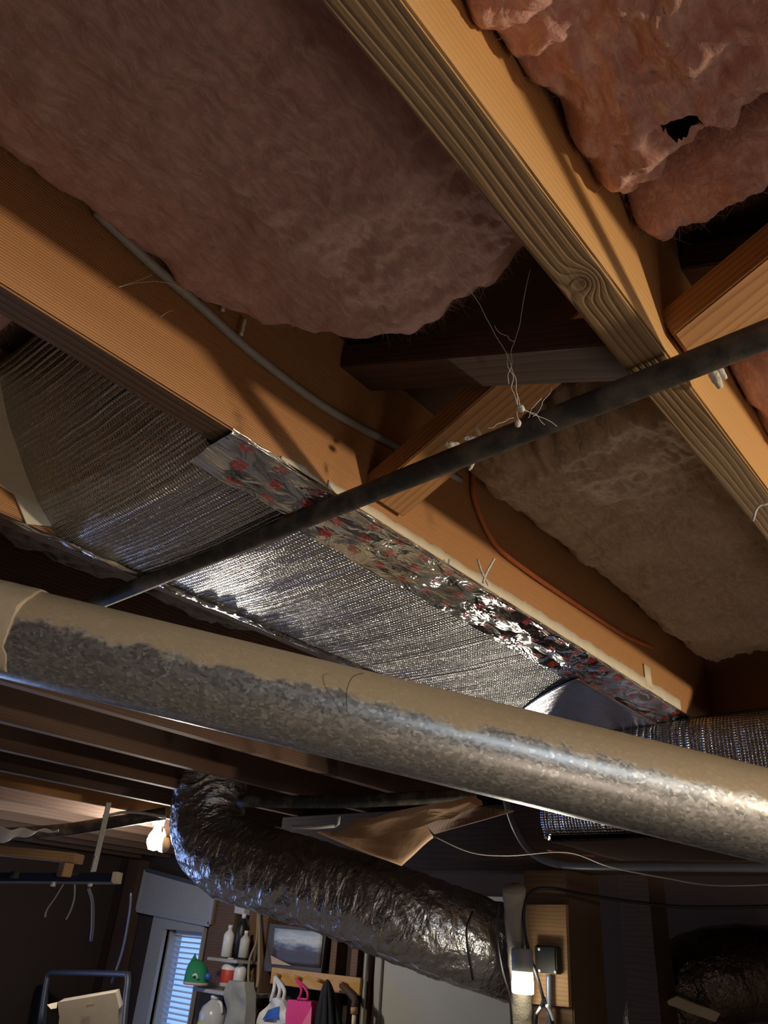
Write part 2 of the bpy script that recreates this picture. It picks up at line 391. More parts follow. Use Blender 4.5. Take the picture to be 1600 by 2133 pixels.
while zz < WZ1-.03:
    r = bmesh.ops.create_cube(bm, size=1)
    for v in r['verts']:
        yy, z2 = v.co.y*.020, v.co.z*.0015; c_, s_ = math.cos(.5), math.sin(.5)
        v.co = Vector(((WX0+WX1)/2 + v.co.x*(WX1-WX0-.03), YW+.08 + yy*c_-z2*s_, zz + yy*s_+z2*c_))
    zz += .034
bm_obj('slats', bm, M_WHITEP, bl); box('head_rail', (WX0+.01, YW+.06, WZ1-.03), (WX1-.01, YW+.10, WZ1), M_WHITEP, bl)
w2 = win_frame('window_2', 'wide daylit window in the left wall', [
    ((XW0-.16, .19, .44), (XW0+.02, .25, 1.86)), ((XW0-.16, 2.15, .44), (XW0+.02, 2.21, 1.86)),
    ((XW0-.16, .25, 1.8), (XW0+.02, 2.15, 1.86)), ((XW0-.16, .25, .44), (XW0+.02, 2.15, .5)),
    ((XW0-.10, 1.18, .5), (XW0-.06, 1.22, 1.8))], M_GREYP)
win_frame('window_added', 'added shallow high window in the right wall, unseen, for the duct highlight', [
    ((XW1-.02, -1.66, 1.74), (XW1+.15, -1.6, 2.2)), ((XW1-.02, -.4, 1.74), (XW1+.15, -.34, 2.2)), ((XW1-.02, -1.6, 2.16), (XW1+.15, -.4, 2.2)), ((XW1-.02, -1.6, 1.74), (XW1+.15, -.4, 1.8))], M_GREYP)
# ---------------------------------------------------------------- joists
SP = .885*H; JH = .235
XR = (-.345*H - .427*H)/2 + .0; JT = .0375
names = ['fifth','sixth','seventh','eighth','ninth','tenth','eleventh','twelfth','thirteenth','fourteenth','fifteenth','sixteenth']
def joist(k, label, side, under, y0=-2.6, y1=3.7):
    xc = XR - SP*k
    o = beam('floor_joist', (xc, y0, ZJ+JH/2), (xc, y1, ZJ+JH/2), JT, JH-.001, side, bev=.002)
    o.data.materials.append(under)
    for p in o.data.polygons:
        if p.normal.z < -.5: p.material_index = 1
    return tag(o, label, 'joist', 'floor joists overhead')
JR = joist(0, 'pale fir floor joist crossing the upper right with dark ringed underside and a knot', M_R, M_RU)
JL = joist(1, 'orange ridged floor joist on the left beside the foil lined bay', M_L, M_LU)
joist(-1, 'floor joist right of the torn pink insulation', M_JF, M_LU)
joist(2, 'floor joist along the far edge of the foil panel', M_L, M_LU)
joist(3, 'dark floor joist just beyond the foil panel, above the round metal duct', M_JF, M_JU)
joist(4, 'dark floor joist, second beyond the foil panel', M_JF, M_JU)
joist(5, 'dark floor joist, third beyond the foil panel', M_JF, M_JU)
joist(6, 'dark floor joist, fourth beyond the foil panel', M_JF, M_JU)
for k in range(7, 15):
    joist(k, 'dark floor joist, %s beyond the foil panel, towards the left wall' % names[k-7], M_DARKW if k != 8 else M_BR, M_LU if k != 8 else M_JU)  # dark wood holds shade in its colour, the orange joist the bulb's light
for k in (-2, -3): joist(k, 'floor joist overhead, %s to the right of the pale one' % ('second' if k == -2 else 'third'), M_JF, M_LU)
XLN, XLF = XR-SP+JT/2, XR-SP-JT/2        # near and far faces of the left joist
XRN, XRF = XR+JT/2, XR-JT/2
X2N = XR-2*SP+JT/2
# bridging between the joists
def brace(label, xa, za, xb, zb, y0, y1, t=.034, m=M_BR):
    return tag(beam('bridging_brace', (xa, (y0+y1)/2, za), (xb, (y0+y1)/2, zb), y1-y0, t, m, up=(0,0,1)), label, 'brace', 'cross bridging between joists')
zt = ZJ+.205
brace('orange lit bridging brace rising from the left joist behind the black pipe', XLN, ZJ+.038, XRF, zt, .565, .632)
brace('shaded bridging brace running level across the dark gap under the mauve insulation end', XRF, ZJ+.040, XLN, zt, .495, .557, m=M_JF)  # darker wood than the lit brace, shade put into the colour
brace('lit bridging brace meeting the pale joist right above the black pipe', XRN, ZJ+.038, XRN+SP-JT, zt, .515, .585)
brace('shaded bridging brace crossing behind the lit one at the right edge', XRN, zt, XRN+SP-JT, ZJ+.035, .60, .665, m=M_JF)  # again the darker wood, shaded by colour
# ---------------------------------------------------------------- insulation batts
def batt(name, x0, x1, yfun0, yfun1, z, bulge, th, m, label, seed, nu=150, nv=220, amp=.022, holes=(), rough=1., fib=2500, y_fib=None):
    vs, fs = [], []; B0 = None
    def pt(u, v):
        y0, y1 = yfun0(u), yfun1(u); x = x0+(x1-x0)*u; y = y0+(y1-y0)*v
        e = min(1., (min(v*abs(y1-y0), (1-v)*abs(y1-y0))/.05)); eu = min(1., min(u, 1-u)/.10)
        rnd = (1-math.sqrt(max(0, 1-(1-e)**2)))*th*.9 + (1-math.sqrt(max(0, 1-(1-eu)**2)))*th*.4
        q_ = Vector((x*7, y*7, seed)); n1 = noise.noise(q_)*.5+noise.noise(q_*2.3)*.28
        rd = 1-abs(noise.noise(Vector((x*14+n1*2, y*20, seed+4))))*2
        n = n1 + rd*.16*rough + noise.noise(q_*6.1)*.16*rough + noise.noise(q_*14)*.09*rough + noise.noise(q_*33)*.05*rough
        zz = z - bulge*(1-(2*u-1)**2) + rnd - amp*n*1.6
        for hx, hy, hr, hd in holes:
            d = math.hypot(x-hx, (y-hy)*1.4)/hr
            zz += hd*math.exp(-(d + .5*noise.noise(Vector((x*60, y*60, seed))))**4) if d < 3 else 0
        return Vector((x + amp*.5*noise.noise(Vector((y*25, u*3, seed+9))), y, zz))
    W_ = nu+1
    for j in range(nv+1):
        for i in range(nu+1): vs.append(pt(i/nu, j/nv))
    n0 = len(vs)
    for j in range(nv+1):
        for i in range(nu+1): p = vs[j*W_+i]; vs.append(Vector((p.x, p.y, max(z+th, p.z+.004))))
    for j in range(nv):
        for i in range(nu):
            a = j*W_+i; c_ = vs[a]
            if any(math.hypot(c_.x-hx, (c_.y-hy)*1.4)/hr + .35*noise.noise(Vector((c_.x*90, c_.y*90, seed))) < .75 for hx, hy, hr, hd in holes): continue
            fs.append((a, a+W_, a+W_+1, a+1)); fs.append((n0+a, n0+a+1, n0+a+W_+1, n0+a+W_))
    for i in range(nu):
        fs.append((i, i+1, n0+i+1, n0+i)); a = nv*W_+i; fs.append((a+1, a, n0+a, n0+a+1))
    for j in range(nv):
        a = j*W_; fs.append((a+W_, a, n0+a, n0+a+W_)); a += nu; fs.append((a, a+W_, n0+a+W_, n0+a))
    B0 = tag(meshpy(name, vs, fs, m), label, 'insulation', 'fibreglass batts between the joists')
    if fib:
        rn = random.Random(seed); fv, ff = [], []
        for k in range(fib):
            j = rn.choice((rn.randint(0, nv), nv-int(nv*.06*rn.random()**2), int(nv*.12*rn.random()**2))) if y_fib is None else rn.randint(int(nv*y_fib), nv)
            if rn.random() < .35: j = nv-int(rn.random()*4)
            i = rn.randint(0, nu) if rn.random() < .75 else rn.choice((0, 1, nu-1, nu))
            p = vs[min(nv, j)*W_+i]
            if p.y < -.15 or any(math.hypot(p.x-hx, p.y-hy) < hr*1.7 for hx, hy, hr, hd in holes): continue
            d = Vector((rn.gauss(0, 1), rn.gauss(.4, 1), -abs(rn.gauss(.35, .5)))).normalized(); L = rn.uniform(.003, .011); c_ = Vector((rn.gauss(0, 1), rn.gauss(0, 1), rn.gauss(0, 1)))*.7
            w_ = d.cross(Vector((rn.random(), rn.random(), 1))).normalized()*rn.uniform(.00010, .00020); w2_ = d.cross(w_).normalized()*w_.length; b = len(fv)
            for q_ in range(4):
                t_ = q_/3; c0 = p + (d*t_ + c_*t_*t_)*L + Vector((0, 0, .001)); sc = 1-.7*t_
                fv += [c0+w_*sc, c0-w_*sc*.5+w2_*sc, c0-w_*sc*.5-w2_*sc]
            for q_ in range(3):
                for r_ in range(3): ff.append((b+q_*3+r_, b+q_*3+(r_+1)%3, b+q_*3+3+(r_+1)%3, b+q_*3+3+r_))
        o_ = meshpy('loose_fibres', fv, ff, m, B0, False); o_['kind'] = 'stuff'
    return B0
rag = lambda base, a, f, s: (lambda u: base + a*noise.noise(Vector((u*f, s, 0))) + a*.4*noise.noise(Vector((u*f*4, s, 3))))
def endA(u):                                    # ragged far end of the big mauve batt, rounded at the left joist
    return .465 - .17*max(0, .45-u)**1.2*2.2 - .05*max(0, u-.72)*3 + .012*noise.noise(Vector((u*14, 2, 0)))
ZI = CAMZ+.575
batt('insulation_batt', XLN+.008, XRF-.002, lambda u: -2.3, endA, ZI, .015, .09, M_MAUVE,
     'big dusty mauve insulation batt filling the upper left, ending in a ragged edge', 1.3, 130, 900, .020, rough=1.0, fib=7000, y_fib=.78)
batt('insulation_batt', XLN+.025, XRF-.002, rag(.72, .03, 5, 7), rag(1.66, .04, 6, 3), CAMZ+.590, .012, .09, M_TAN,
     'brownish tan insulation batt beyond the bracing, between the pale joist and the left joist', 5.1, 150, 320, .022)
batt('insulation_batt', XRN+.001, XRN+SP-JT, lambda u: -2.3, lambda u: .435-.065*u+.02*noise.noise(Vector((u*16, 5, 0))), CAMZ+.545, .018, .10, M_PINK,
     'torn bright pink insulation batt with a dark hole at the upper right', 8.2, 170, 800, .030, holes=((-.080, .372, .019, .012),), rough=1.5, fib=7000, y_fib=.8)
batt('insulation_batt', XRN+.006, XRN+SP-JT, lambda u: .43, lambda u: .505-.01*u+.012*noise.noise(Vector((u*18, 1, 0))), CAMZ+.565, .006, .07, M_PINK,
     'loose pink insulation flap below the torn batt, beside the pale joist', 3.7, 150, 60, .018, rough=1.5)
batt('insulation_batt', XRN+.002, XRN+SP-JT, rag(.68, .006, 5, 8), lambda u: 2.4, CAMZ+.555, .010, .09, M_PINK,
     'pink insulation batt beyond the black pipe at the right edge', 9.9, 110, 260, .024)
batt('insulation_batt', X2N+.01, XLF-.01, lambda u: -2.2, lambda u: .165+.01*u, CAMZ+.545, .01, .09, M_MAUVE,
     'mauve insulation batt above the left end of the foil panel', 12.1, 90, 500, .016)
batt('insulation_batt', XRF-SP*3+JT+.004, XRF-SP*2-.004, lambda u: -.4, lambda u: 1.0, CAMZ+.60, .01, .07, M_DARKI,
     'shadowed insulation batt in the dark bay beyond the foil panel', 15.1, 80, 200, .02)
# solid block beyond the tan batt
tag(box('blocking', (XLN, 1.74, ZJ+.002), (XRF, 1.78, ZJ+JH-.002), M_BR), 'wood blocking between joists above the foil trunk duct', 'blocking')
# ---------------------------------------------------------------- foil lined joist bay
fp = thing('foil_sheeting', (XLF, .4, ZJ), 'silver reflective foil panel closing the joist bay, with a sloping end', 'duct panel')
YB, YT = .392, 1.56
def f_under(u, v):
    y = YB+(YT-YB)*v; x = XLF-.012+(X2N-.004-(XLF-.012))*u
    return Vector((x, y, ZJ-.006 - .006*math.sin(math.pi*u)*(1+.5*noise.noise(Vector((x*4, y*5, 0)))) - .0018*noise.noise(Vector((x*9, y*34, 2)))))
grid('foil_underside', f_under, 60, 200, M_FOIL, fp, (abs(X2N-XLF), YT-YB), .0015)
def f_boot(u, v):
    # rises from the underside edge up into the bay, bending smoothly
    p = f_under(u, 0); yy = YB - .175*v**.9; zz = p.z + .205*v**1.35 + (.004*noise.noise(Vector((u*5, v*6, 3))) - .006*math.sin(math.pi*u))*min(1, v*4)
    return Vector((p.x, yy, zz))
grid('sloping_end', f_boot, 60, 60, M_FOIL, fp, (abs(X2N-XLF), .27), .0015)
# cream paper edge along the near face of the left joist (below the foil tape) with a ragged top
def strip_face(x, y0, y1, zlo, hfun, n, m, name, parent, th=.0012):
    def fn(u, v):
        y = y0+(y1-y0)*u; return Vector((x, y, zlo + hfun(y)*v))
    return grid(name, fn, n, 2, m, parent, (1,1), th)
pe = tag(strip_face(XLN+.0015, .50, 1.545, ZJ-.004, lambda y: .017+.008*(y-.5)+.0035*noise.noise(Vector((y*30, 0, 0)))+.002*noise.noise(Vector((y*120, 0, 0)))+.002*(y>.9), 240, M_CREAM, 'paper_edge', None),
     'cream paper edge running along the left joist above the foil tape', 'paper tape')
tag(strip_face(XLN+.0015, .425, .50, ZJ-.001, lambda y: .009*max(0, 1-abs(y-.455)/.05)+.002*noise.noise(Vector((y*90, 0, 0)))+.002, 40, M_CREAM, 'paper_scrap', None),
     'torn cream paper scrap on the left joist beside the start of the foil tape', 'paper tape')
tag(strip_face(XLN+.0022, 1.375, 1.405, ZJ+.006, lambda y: .045, 6, M_CREAM, 'paper_patch', None), 'short upright cream tape patch near the far end of the left joist', 'paper tape')
# printed foil tape over the joist edge
ft = thing('foil_tape', (XLN, .45, ZJ), 'crinkled silver foil tape with red print along the joist edge', 'foil tape')
def tape_pt(u, v):      # v: 0 on the joist face, 1 on the foil panel
    y = .355 + (1.58-.355)*u
    w = [(XLN+.003, ZJ+.000), (XLN+.0035, ZJ-.004), (XLF-.004, ZJ-.009), (XLF-.045, ZJ-.012)]
    if y < .50: k = (.50-y)/.145; w = [(XLN+.003, ZJ+.000), (XLN+.002, ZJ-.004), (XLF-.004, ZJ-.009), (XLF-.030, ZJ-.013)]
    s = v*3; i = min(2, int(s)); f = s-i
    x = w[i][0]*(1-f)+w[i+1][0]*f; z = w[i][1]*(1-f)+w[i+1][1]*f
    n = noise.noise(Vector((y*16, x*30, 7)))*.004 + noise.noise(Vector((y*30, x*60+y*20, 1)))*.0012
    a = abs(noise.noise(Vector((y*9, x*26, 11))))*.006
    x += .004*noise.noise(Vector((y*22, 0, 5)))*v
    return Vector((x, y, z - (n + a)*min(1, v*2)))
NUT = 420
o = grid('tape_strip', tape_pt, NUT, 22, M_TAPE, ft, (1.2, .09))
# print: small red blocks of lettering lying on the tape
bm = bmesh.new(); y = .375; row = 0
def tp(y, v): return tape_pt((y-.355)/(1.58-.355), v) + Vector((0, 0, -.0011))
while y < 1.55:
    for rr, vv in enumerate((.40, .60, .85)):
        yo = y + .012*rr
        for line in range(3):
            for ch in range(6):
                if random.random() < .15: continue
                ya = yo + ch*.0030; yb = ya + .0021
                va = vv + line*.035 - .05; vb = va + .022
                k = random.randint(0, 3)
                quads = [(ya, ya+.0007, va, vb), (yb-.0007, yb, va, vb), (ya, yb, va, va+.006), (ya, yb, vb-.006, vb)]
                for t_, (a, b, c, d) in enumerate(quads):
                    if t_ == k and line != 1: continue
                    vs_ = [bm.verts.new(tp(yy, min(1, v_))) for yy, v_ in ((a, c), (b, c), (b, d), (a, d))]
                    bm.faces.new(vs_)
    y += .052
bm_obj('red_print', bm, M_RED, ft)
ft2 = thing('foil_tape', (X2N, .4, ZJ), 'shiny bluish foil tape along the lower left edge of the foil panel', 'foil tape')
def tape2(u, v):
    y = .30+(1.30-.30)*u; x = X2N+.020 - .034*v
    return Vector((x + .004*noise.noise(Vector((y*25, 0, 9)))*v, y, ZJ-.010 - .008*abs(noise.noise(Vector((y*22, v*2, 4)))) + .012*v*v))
grid('tape_strip', tape2, 200, 8, M_TAPE, ft2, (1., .04))
# smooth dim foil over the scrim, standing for a shadow on the panel
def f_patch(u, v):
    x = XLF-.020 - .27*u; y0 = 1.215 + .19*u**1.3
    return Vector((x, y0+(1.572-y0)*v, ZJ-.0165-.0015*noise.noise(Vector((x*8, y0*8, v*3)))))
tag(grid('foil_shade_patch', f_patch, 30, 40, M_FOILS, None, (.33, .37), .001), 'smooth blue grey foil standing for a shadow at the far end of the foil panel', 'foil patch')
# side sheet at the left, on the far joist of the bay
side = [ax(0, 830, X2N+.004), ax(70, 960, X2N+.004), ax(128, 1098, X2N+.004), ax(55, 1092, X2N+.004), ax(30, 1030, X2N+.004), ax(0, 965, X2N+.004)]
side = [Vector((X2N+.004, .238, ZJ+.19))] + [Vector((X2N+.004, p.y, p.z)) for p in side[1:-1]] + [Vector((X2N+.004, .10, ZJ+.06)), Vector((X2N+.004, .12, ZJ+.19))]
tag(plate('joint_sheet', side, .002, M_CREAM), 'dirty cream paper sheet on the joist left of the sloping foil end', 'paper sheet')
def pleat(u, v):
    p = side[0].lerp(side[2], u); return Vector((X2N+.007+.025*v, p.y+.03*v, p.z-.004+.006*noise.noise(Vector((u*20, v*3, 1)))))
# foil trunk duct running across, beyond the panel
tr = thing('trunk_duct', (-.9, 1.6, ZJ-.24), 'foil wrapped rectangular trunk duct at the right behind the round duct', 'duct')
XT0, XT1, ZTR0, ZTR1 = -.905, 2.2, CAMZ+.225, ZJ-.004
def tr_face(u, v):
    x = XT0+(XT1-XT0)*u; z = ZTR0+(ZTR1-ZTR0)*v; e = abs(2*v-1)**8
    return Vector((x, 1.56 - .012*(1-e) + .004*noise.noise(Vector((x*7, z*7, 0))) + .02*e, z))
grid('front_wrap', tr_face, 260, 24, M_FOILW, tr, (ZTR1-ZTR0, XT1-XT0)[::-1], .001)
for p in tr.children: 
    for l_ in p.data.uv_layers[0].data: l_.uv = (l_.uv[1], l_.uv[0])
def tr_end(u, v):
    y = 1.565+.36*u; z = ZTR0+(ZTR1-ZTR0)*v; return Vector((XT0-.004*math.sin(v*3.1), y, z))
grid('end_wrap', tr_end, 20, 20, M_FOILW, tr, (.36, .24), .001)
def tr_bot(u, v):
    x = XT0+(XT1-XT0)*u; y = 1.565+.36*v; return Vector((x, y, ZTR0-.003+.003*noise.noise(Vector((x*8, y*8, 1)))))
grid('bottom_wrap', tr_bot, 120, 20, plain('shaded_board', (.03,.021,.017), 1., Specular_IOR_Level=0.), tr, (3., .36), .001)  # very dark underside, blocked light put into the colour
# ---------------------------------------------------------------- pipes, cables
PZ = CAMZ+.443; PY = 1.167*.443
pp = thing('black_pipe', (-.9, PY, PZ), 'thin black iron pipe hung across under the joists', 'pipe')
tube('pipe_run', [(x_, PY, PZ-.001*math.sin(x_*3)) for x_ in (-3.6, -2.4, -1.2, -.6, 0, .6, 1.2, 2.6)], .0122, M_IRON, pp, 24, 8)
c = tube('wall_cable', [ax(200, 440, XLN+.012), ax(310, 545, XLN+.008), ax(420, 640, XLN+.006), ax(520, 730, XLN+.006), ax(650, 830, XLN+.006), ax(740, 885, XLN+.006), ax(830, 932, XLN+.006), ax(960, 1000, XLN+.006)], .0052, M_GREYC, None, 12)
c.name = 'grey_cable'; tag(c, 'grey electrical cable stapled along the left joist under the mauve insulation', 'cable')
c = tube('orange_cable', [ax(985, 985, XLN+.006), ax(990, 1045, XLN+.006), ax(1030, 1130, XLN+.006), ax(1100, 1190, XLN+.006), ax(1200, 1258, XLN+.005), ax(1300, 1322, XLN+.005), ax(1360, 1350, XLN+.005)], .0042, M_ORANGE, None, 12)
tag(c, 'orange cable running along the left joist beyond the bracing', 'cable')
# ---------------------------------------------------------------- round duct
A, B = ad(-260, 1247, 1.10), ad(1750, 1735, 1.10)
dd = thing('round_duct', A, 'long galvanised round duct crossing the lower half, dusty on top', 'duct')
RD = .0669
ax_ = (B-A).normalized()
def dfn(s, a, t, p): return 1 + .004*math.sin(s*9) + (.006 if abs((s % .9)-.02) < .006 else 0)
dz = tube('duct_pipe', [A.lerp(B, k/8) for k in range(9)], RD, M_GALV, dd, 96, 20)
tA = A; tB = ad(62, 1322, 1.10)
def tfn(s, a, t, p): return 1.02 + .006*noise.noise(p*60) + .01*noise.noise(p*14)
tp_ = tube('cloth_tape_collar', [tA.lerp(tB, k/6) for k in range(7)], RD, M_MUD, dd, 72, 10, tfn)
nv_ = 72
for i_, v in enumerate(tp_.data.vertices):
    ring = i_//72; N_ = len(tp_.data.vertices)//72
    if ring >= N_-3 and ring < N_: v.co += ax_*(.010*noise.noise(v.co*30) + .005*noise.noise(v.co*90))*(ring-(N_-4))/3
# hairs of cobweb on the duct
c = tube('cobweb_strand', [ad(757, 1402, 1.04), ad(735, 1410, 1.035), ad(722, 1440, 1.03), ad(723, 1484, 1.03)], .0005, M_CORD, None, 6); tag(c, 'dark hair like strand clinging to the round duct', 'cobweb')
# ---------------------------------------------------------------- flexible insulated duct
fx = thing('flexible_duct', ad(700, 1850, 2.5), 'wrinkled silver insulated flexible duct sagging from the ceiling towards the post', 'duct')
cp = [ad(455, 1560, 3.0), ad(440, 1640, 2.95), ad(432, 1720, 2.86), ad(470, 1778, 2.78), ad(560, 1812, 2.7), ad(700, 1856, 2.6), ad(850, 1912, 2.5), ad(990, 1962, 2.5), ad(1078, 1992, 2.60)]
def flx(s, a, t, p):
    n = noise.noise(Vector((s*5, math.cos(a)*1.3, math.sin(a)*1.3)))*.06
    r_ = (1-abs(noise.noise(Vector((s*17+math.sin(a*2)*1.2, math.cos(a)*2.0, math.sin(a)*2.0)))))*.10 - .04
    r2 = noise.noise(Vector((s*60, math.cos(a)*6, math.sin(a)*6)))*.012
    return 1 + n + r_ - .02 + r2
tube('duct_sleeve', cp, .138, M_FLEX, fx, 120, 40, flx)
# strap ends / tied fold near the post
tube('tie_strap', [ad(985, 1898, 2.30), ad(972, 1945, 2.27), ad(985, 2040, 2.30)], .004, M_CORD, fx, 8)
# ---------------------------------------------------------------- girder, post and the things on them
GY0, GY1 = 2.38, 2.50
tag(box('girder', (-2.7, GY0, CAMZ+.245), (3.2, GY1, ZJ-.001), M_DARKW), 'dark wooden girder under the joists resting on the lamp post', 'beam')
po = thing('timber_post', (-1.33, 2.38, 0), 'thick timber post standing under the girder at lower right', 'post')
px0, px1 = ay(1092, 2000, 2.34).x, ay(1188, 2000, 2.34).x
box('post_shaft', (px0, 2.345, 0), (px1, 2.56, CAMZ+.245), M_POST, po, .004)
bd = [ay(1096, 1885, 2.34), ay(1184, 1885, 2.34), ay(1191, 2098, 2.34), ay(1100, 2090, 2.34)]
bb = plate('mounting_board', [p-Vector((0, .008, 0)) for p in bd], .018, M_PINE, None, .001); tag(bb, 'light wood mounting board screwed to the post', 'board')
p2x = ay(1310, 2000, 2.9).x
tag(box('timber_post', (p2x-.02, 2.9, 0), (p2x+.10, 3.04, CAMZ+.3), M_DARKW), 'dark second timber post further back to the right of the lamp post', 'post')
# fabric wrapped pipe left of the post
def wrapfn(s, a, t, p): return 1 + .10*noise.noise(p*24) + .05*noise.noise(p*90) + (.05 if int(s*40) % 7 == 0 else 0)
fw = tube('wrapped_pipe', [ad(1070, 1850, 2.22), ad(1073, 1900, 2.22), ad(1080, 1990, 2.22), ad(1086, 2060, 2.22), ad(1084, 2150, 2.22), ad(1080, 2400, 2.2)], .032, M_BURLAP, None, 28, 14, wrapfn, rs=None)
tag(fw, 'beige woven fabric wrapped pipe standing left of the post', 'pipe')
# work lamp on the post
lp = ad(1089, 2048, 2.12)
lt = thing('work_lamp', lp, 'lit cylindrical work lamp with a dark cap clamped beside the post', 'lamp')
upv = Vector((.0, 0, 1))
lathe('lamp_cap', [(.0, .086), (.027, .086), (.031, .080), (.031, .030), (.028, .026), (.0, .026)], M_GREYP, lp, lt, 28)
lathe('lamp_lens', [(.0, .028), (.029, .028), (.031, .0), (.031, -.022), (.027, -.026), (.0, -.026)], M_LED, lp, lt, 28)
wl = lamp('work_lamp_light', 'SPOT', lp + Vector((.015, -.045, .0)), 7.5, (1, .90, .74), .028)
wl.data.spot_size = 2.7; wl.data.spot_blend = .35; wl.rotation_euler = Vector((.35, -.9, .12)).to_track_quat('-Z', 'Y').to_euler()
# junction box with conduit
jb = thing('junction_box', ad(1141, 1998, 2.28), 'black square junction box with bright screws on the board', 'electrical box')
ja, jc = ay(1118, 1968, 2.30), ay(1165, 2030, 2.30)
box('box_body', (ja.x, 2.285, jc.z), (jc.x, 2.322, ja.z), M_BLACK, jb, .004)
for x_, y_ in ((1124, 2022), (1157, 2025), (1123, 1977)):
    s_ = ay(x_, y_, 2.283); lathe('screw', [(0, .003), (.004, .002), (.0045, 0), (0, 0)], M_WHITEP, s_, jb, 12, axis=(0, -1, 0))
c = tube('conduit', [ay(1143, 2030, 2.30), ay(1143, 2070, 2.30), ay(1144, 2120, 2.30), ay(1144, 2400, 2.30)], .0085, M_COND, None, 12); tag(c, 'grey conduit dropping from the black junction box', 'conduit')
# hanging clamp on cord
cl = thing('spring_clamp', ad(1133, 2075, 2.15), 'black spring clamp hanging open below the work lamp', 'clamp')
tube('clamp_leg', [ad(1133, 2078, 2.15), ad(1128, 2095, 2.15), ad(1117, 2118, 2.15), ad(1116, 2170, 2.15)], .0052, M_BLACK, cl, 10)
tube('clamp_leg', [ad(1133, 2078, 2.15), ad(1138, 2096, 2.15), ad(1149, 2118, 2.15), ad(1154, 2170, 2.15)], .0052, M_BLACK, cl, 10)
tube('clamp_grip', [ad(1139, 2094, 2.14), ad(1147, 2108, 2.14), ad(1153, 2125, 2.14)], .005, M_WHITEP, cl, 8)
tube('clamp_grip', [ad(1126, 2098, 2.14), ad(1118, 2112, 2.14)], .004, M_WHITEP, cl, 8, n=1)
c = tube('lamp_cord', [ad(1132, 2080, 2.15), ad(1118, 2030, 2.15), ad(1102, 1985, 2.16), ad(1092, 1930, 2.18), ad(1093, 1885, 2.2), ad(1110, 1856, 2.2), ad(1150, 1851, 2.2), ad(1220, 1864, 2.25), ad(1330, 1880, 2.3), ad(1460, 1890, 2.34), ad(1700, 1885, 2.36)], .0050, M_CORD, None, 12); tag(c, 'black cord looping off the post and trailing away to the right', 'cord')
c = tube('loose_cord', [ad(1040, 1880, 2.2), ad(1036, 1950, 2.18), ad(1046, 2020, 2.18), ad(1062, 2080, 2.2), ad(1068, 2160, 2.2)], .0035, M_CORD, None, 10); tag(c, 'thin black cord hanging over the end of the flexible duct', 'cord')
c = tube('bent_conduit', [ad(1050, 1640, 2.28), ay(1058, 1680, 2.2), ay(1075, 1728, 2.2), ay(1100, 1768, 2.2), ay(1140, 1794, 2.2), ay(1200, 1803, 2.2), ay(1300, 1805, 2.2), ay(1450, 1806, 2.2), ay(1700, 1808, 2.2)], .0115, M_COND, None, 14); tag(c, 'grey bent conduit curving down and running right under the trunk duct', 'conduit')
c = tube('thin_wire', [ad(900, 1740, 2.2), ad(980, 1775, 2.18), ad(1060, 1782, 2.15), ad(1180, 1775, 2.1), ad(1270, 1805, 2.0), ad(1380, 1828, 2.0), ad(1500, 1845, 2.0), ad(1700, 1838, 2.0)], .0018, M_GREYC, None, 8); tag(c, 'thin loose wire sagging across under the bent conduit', 'wire')
c = tube('red_wire', [ad(1140, 1770, 2.15), ad(1190, 1779, 2.15), ad(1240, 1783, 2.15)], .0022, plain('red_wire', (.35, .08, .05), .5), None, 8); tag(c, 'short reddish wire end above the bent conduit', 'wire')
# hanging torn boards
D1 = 2.12
t = plate('torn_board', [ad(690, 1738, D1+.05), ad(740, 1712, D1), ad(985, 1664, D1), ad(1005, 1672, D1), ad(940, 1700, D1), ad(760, 1742, D1)], .012, M_CARD, None, 0, .012, 5); tag(t, 'long narrow torn board strip hanging under the joists above the flexible duct', 'board')
t = plate('torn_board', [ad(662, 1735, D1+.10), ad(760, 1736, D1+.06), ad(880, 1708, D1+.05), ad(902, 1742, D1+.05), ad(836, 1803, D1+.04)], .010, M_CARD, None, 0, .012, 5); tag(t, 'triangular torn board flap pointing down over the flexible duct', 'board')
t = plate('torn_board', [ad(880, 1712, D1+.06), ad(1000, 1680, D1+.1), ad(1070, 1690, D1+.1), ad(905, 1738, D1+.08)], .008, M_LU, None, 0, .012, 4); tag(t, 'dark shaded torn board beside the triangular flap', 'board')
wh = thing('white_bracket', ad(660, 1722, 2.3), 'white bent metal bracket hanging over the flexible duct', 'bracket')
tube('bracket_arm', [ad(608, 1723, 2.3), ad(660, 1723, 2.3), ad(698, 1720, 2.3)], .006, M_WHITEP, wh, 8, n=1); tube('bracket_hook', [ad(698, 1720, 2.3), ad(704, 1716, 2.3), ad(706, 1700, 2.3)], .006, M_WHITEP, wh, 8, n=1)
c = tube('dark_pipe', [ad(500, 1668, 2.5), ad(640, 1670, 2.42), ad(760, 1668, 2.35), ad(990, 1655, 2.25)], .020, M_IRON, None, 14); tag(c, 'dark horizontal pipe under the joists above the torn boards', 'pipe')
# dark wrapped duct at lower right
fd = thing('wrapped_duct', ad(1450, 2030, 3.0), 'dim foil wrapped duct with folds in the lower right corner', 'duct')
def fdn(s, a, t, p): return 1 + .10*noise.noise(p*5) + .05*(1-abs(noise.noise(Vector((s*14, math.cos(a)*2, math.sin(a)*2)))))
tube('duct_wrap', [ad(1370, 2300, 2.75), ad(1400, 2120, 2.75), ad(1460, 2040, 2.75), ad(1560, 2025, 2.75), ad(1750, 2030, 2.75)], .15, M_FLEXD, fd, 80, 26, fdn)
tag(plate('paper_strip', [ad(1385, 2092, 2.56), ad(1410, 2078, 2.54), ad(1500, 2110, 2.52), ad(1490, 2128, 2.54)], .004, M_KRAFT, None, 0, .01, 3), 'tan paper strip stuck on the dim wrapped duct', 'paper')
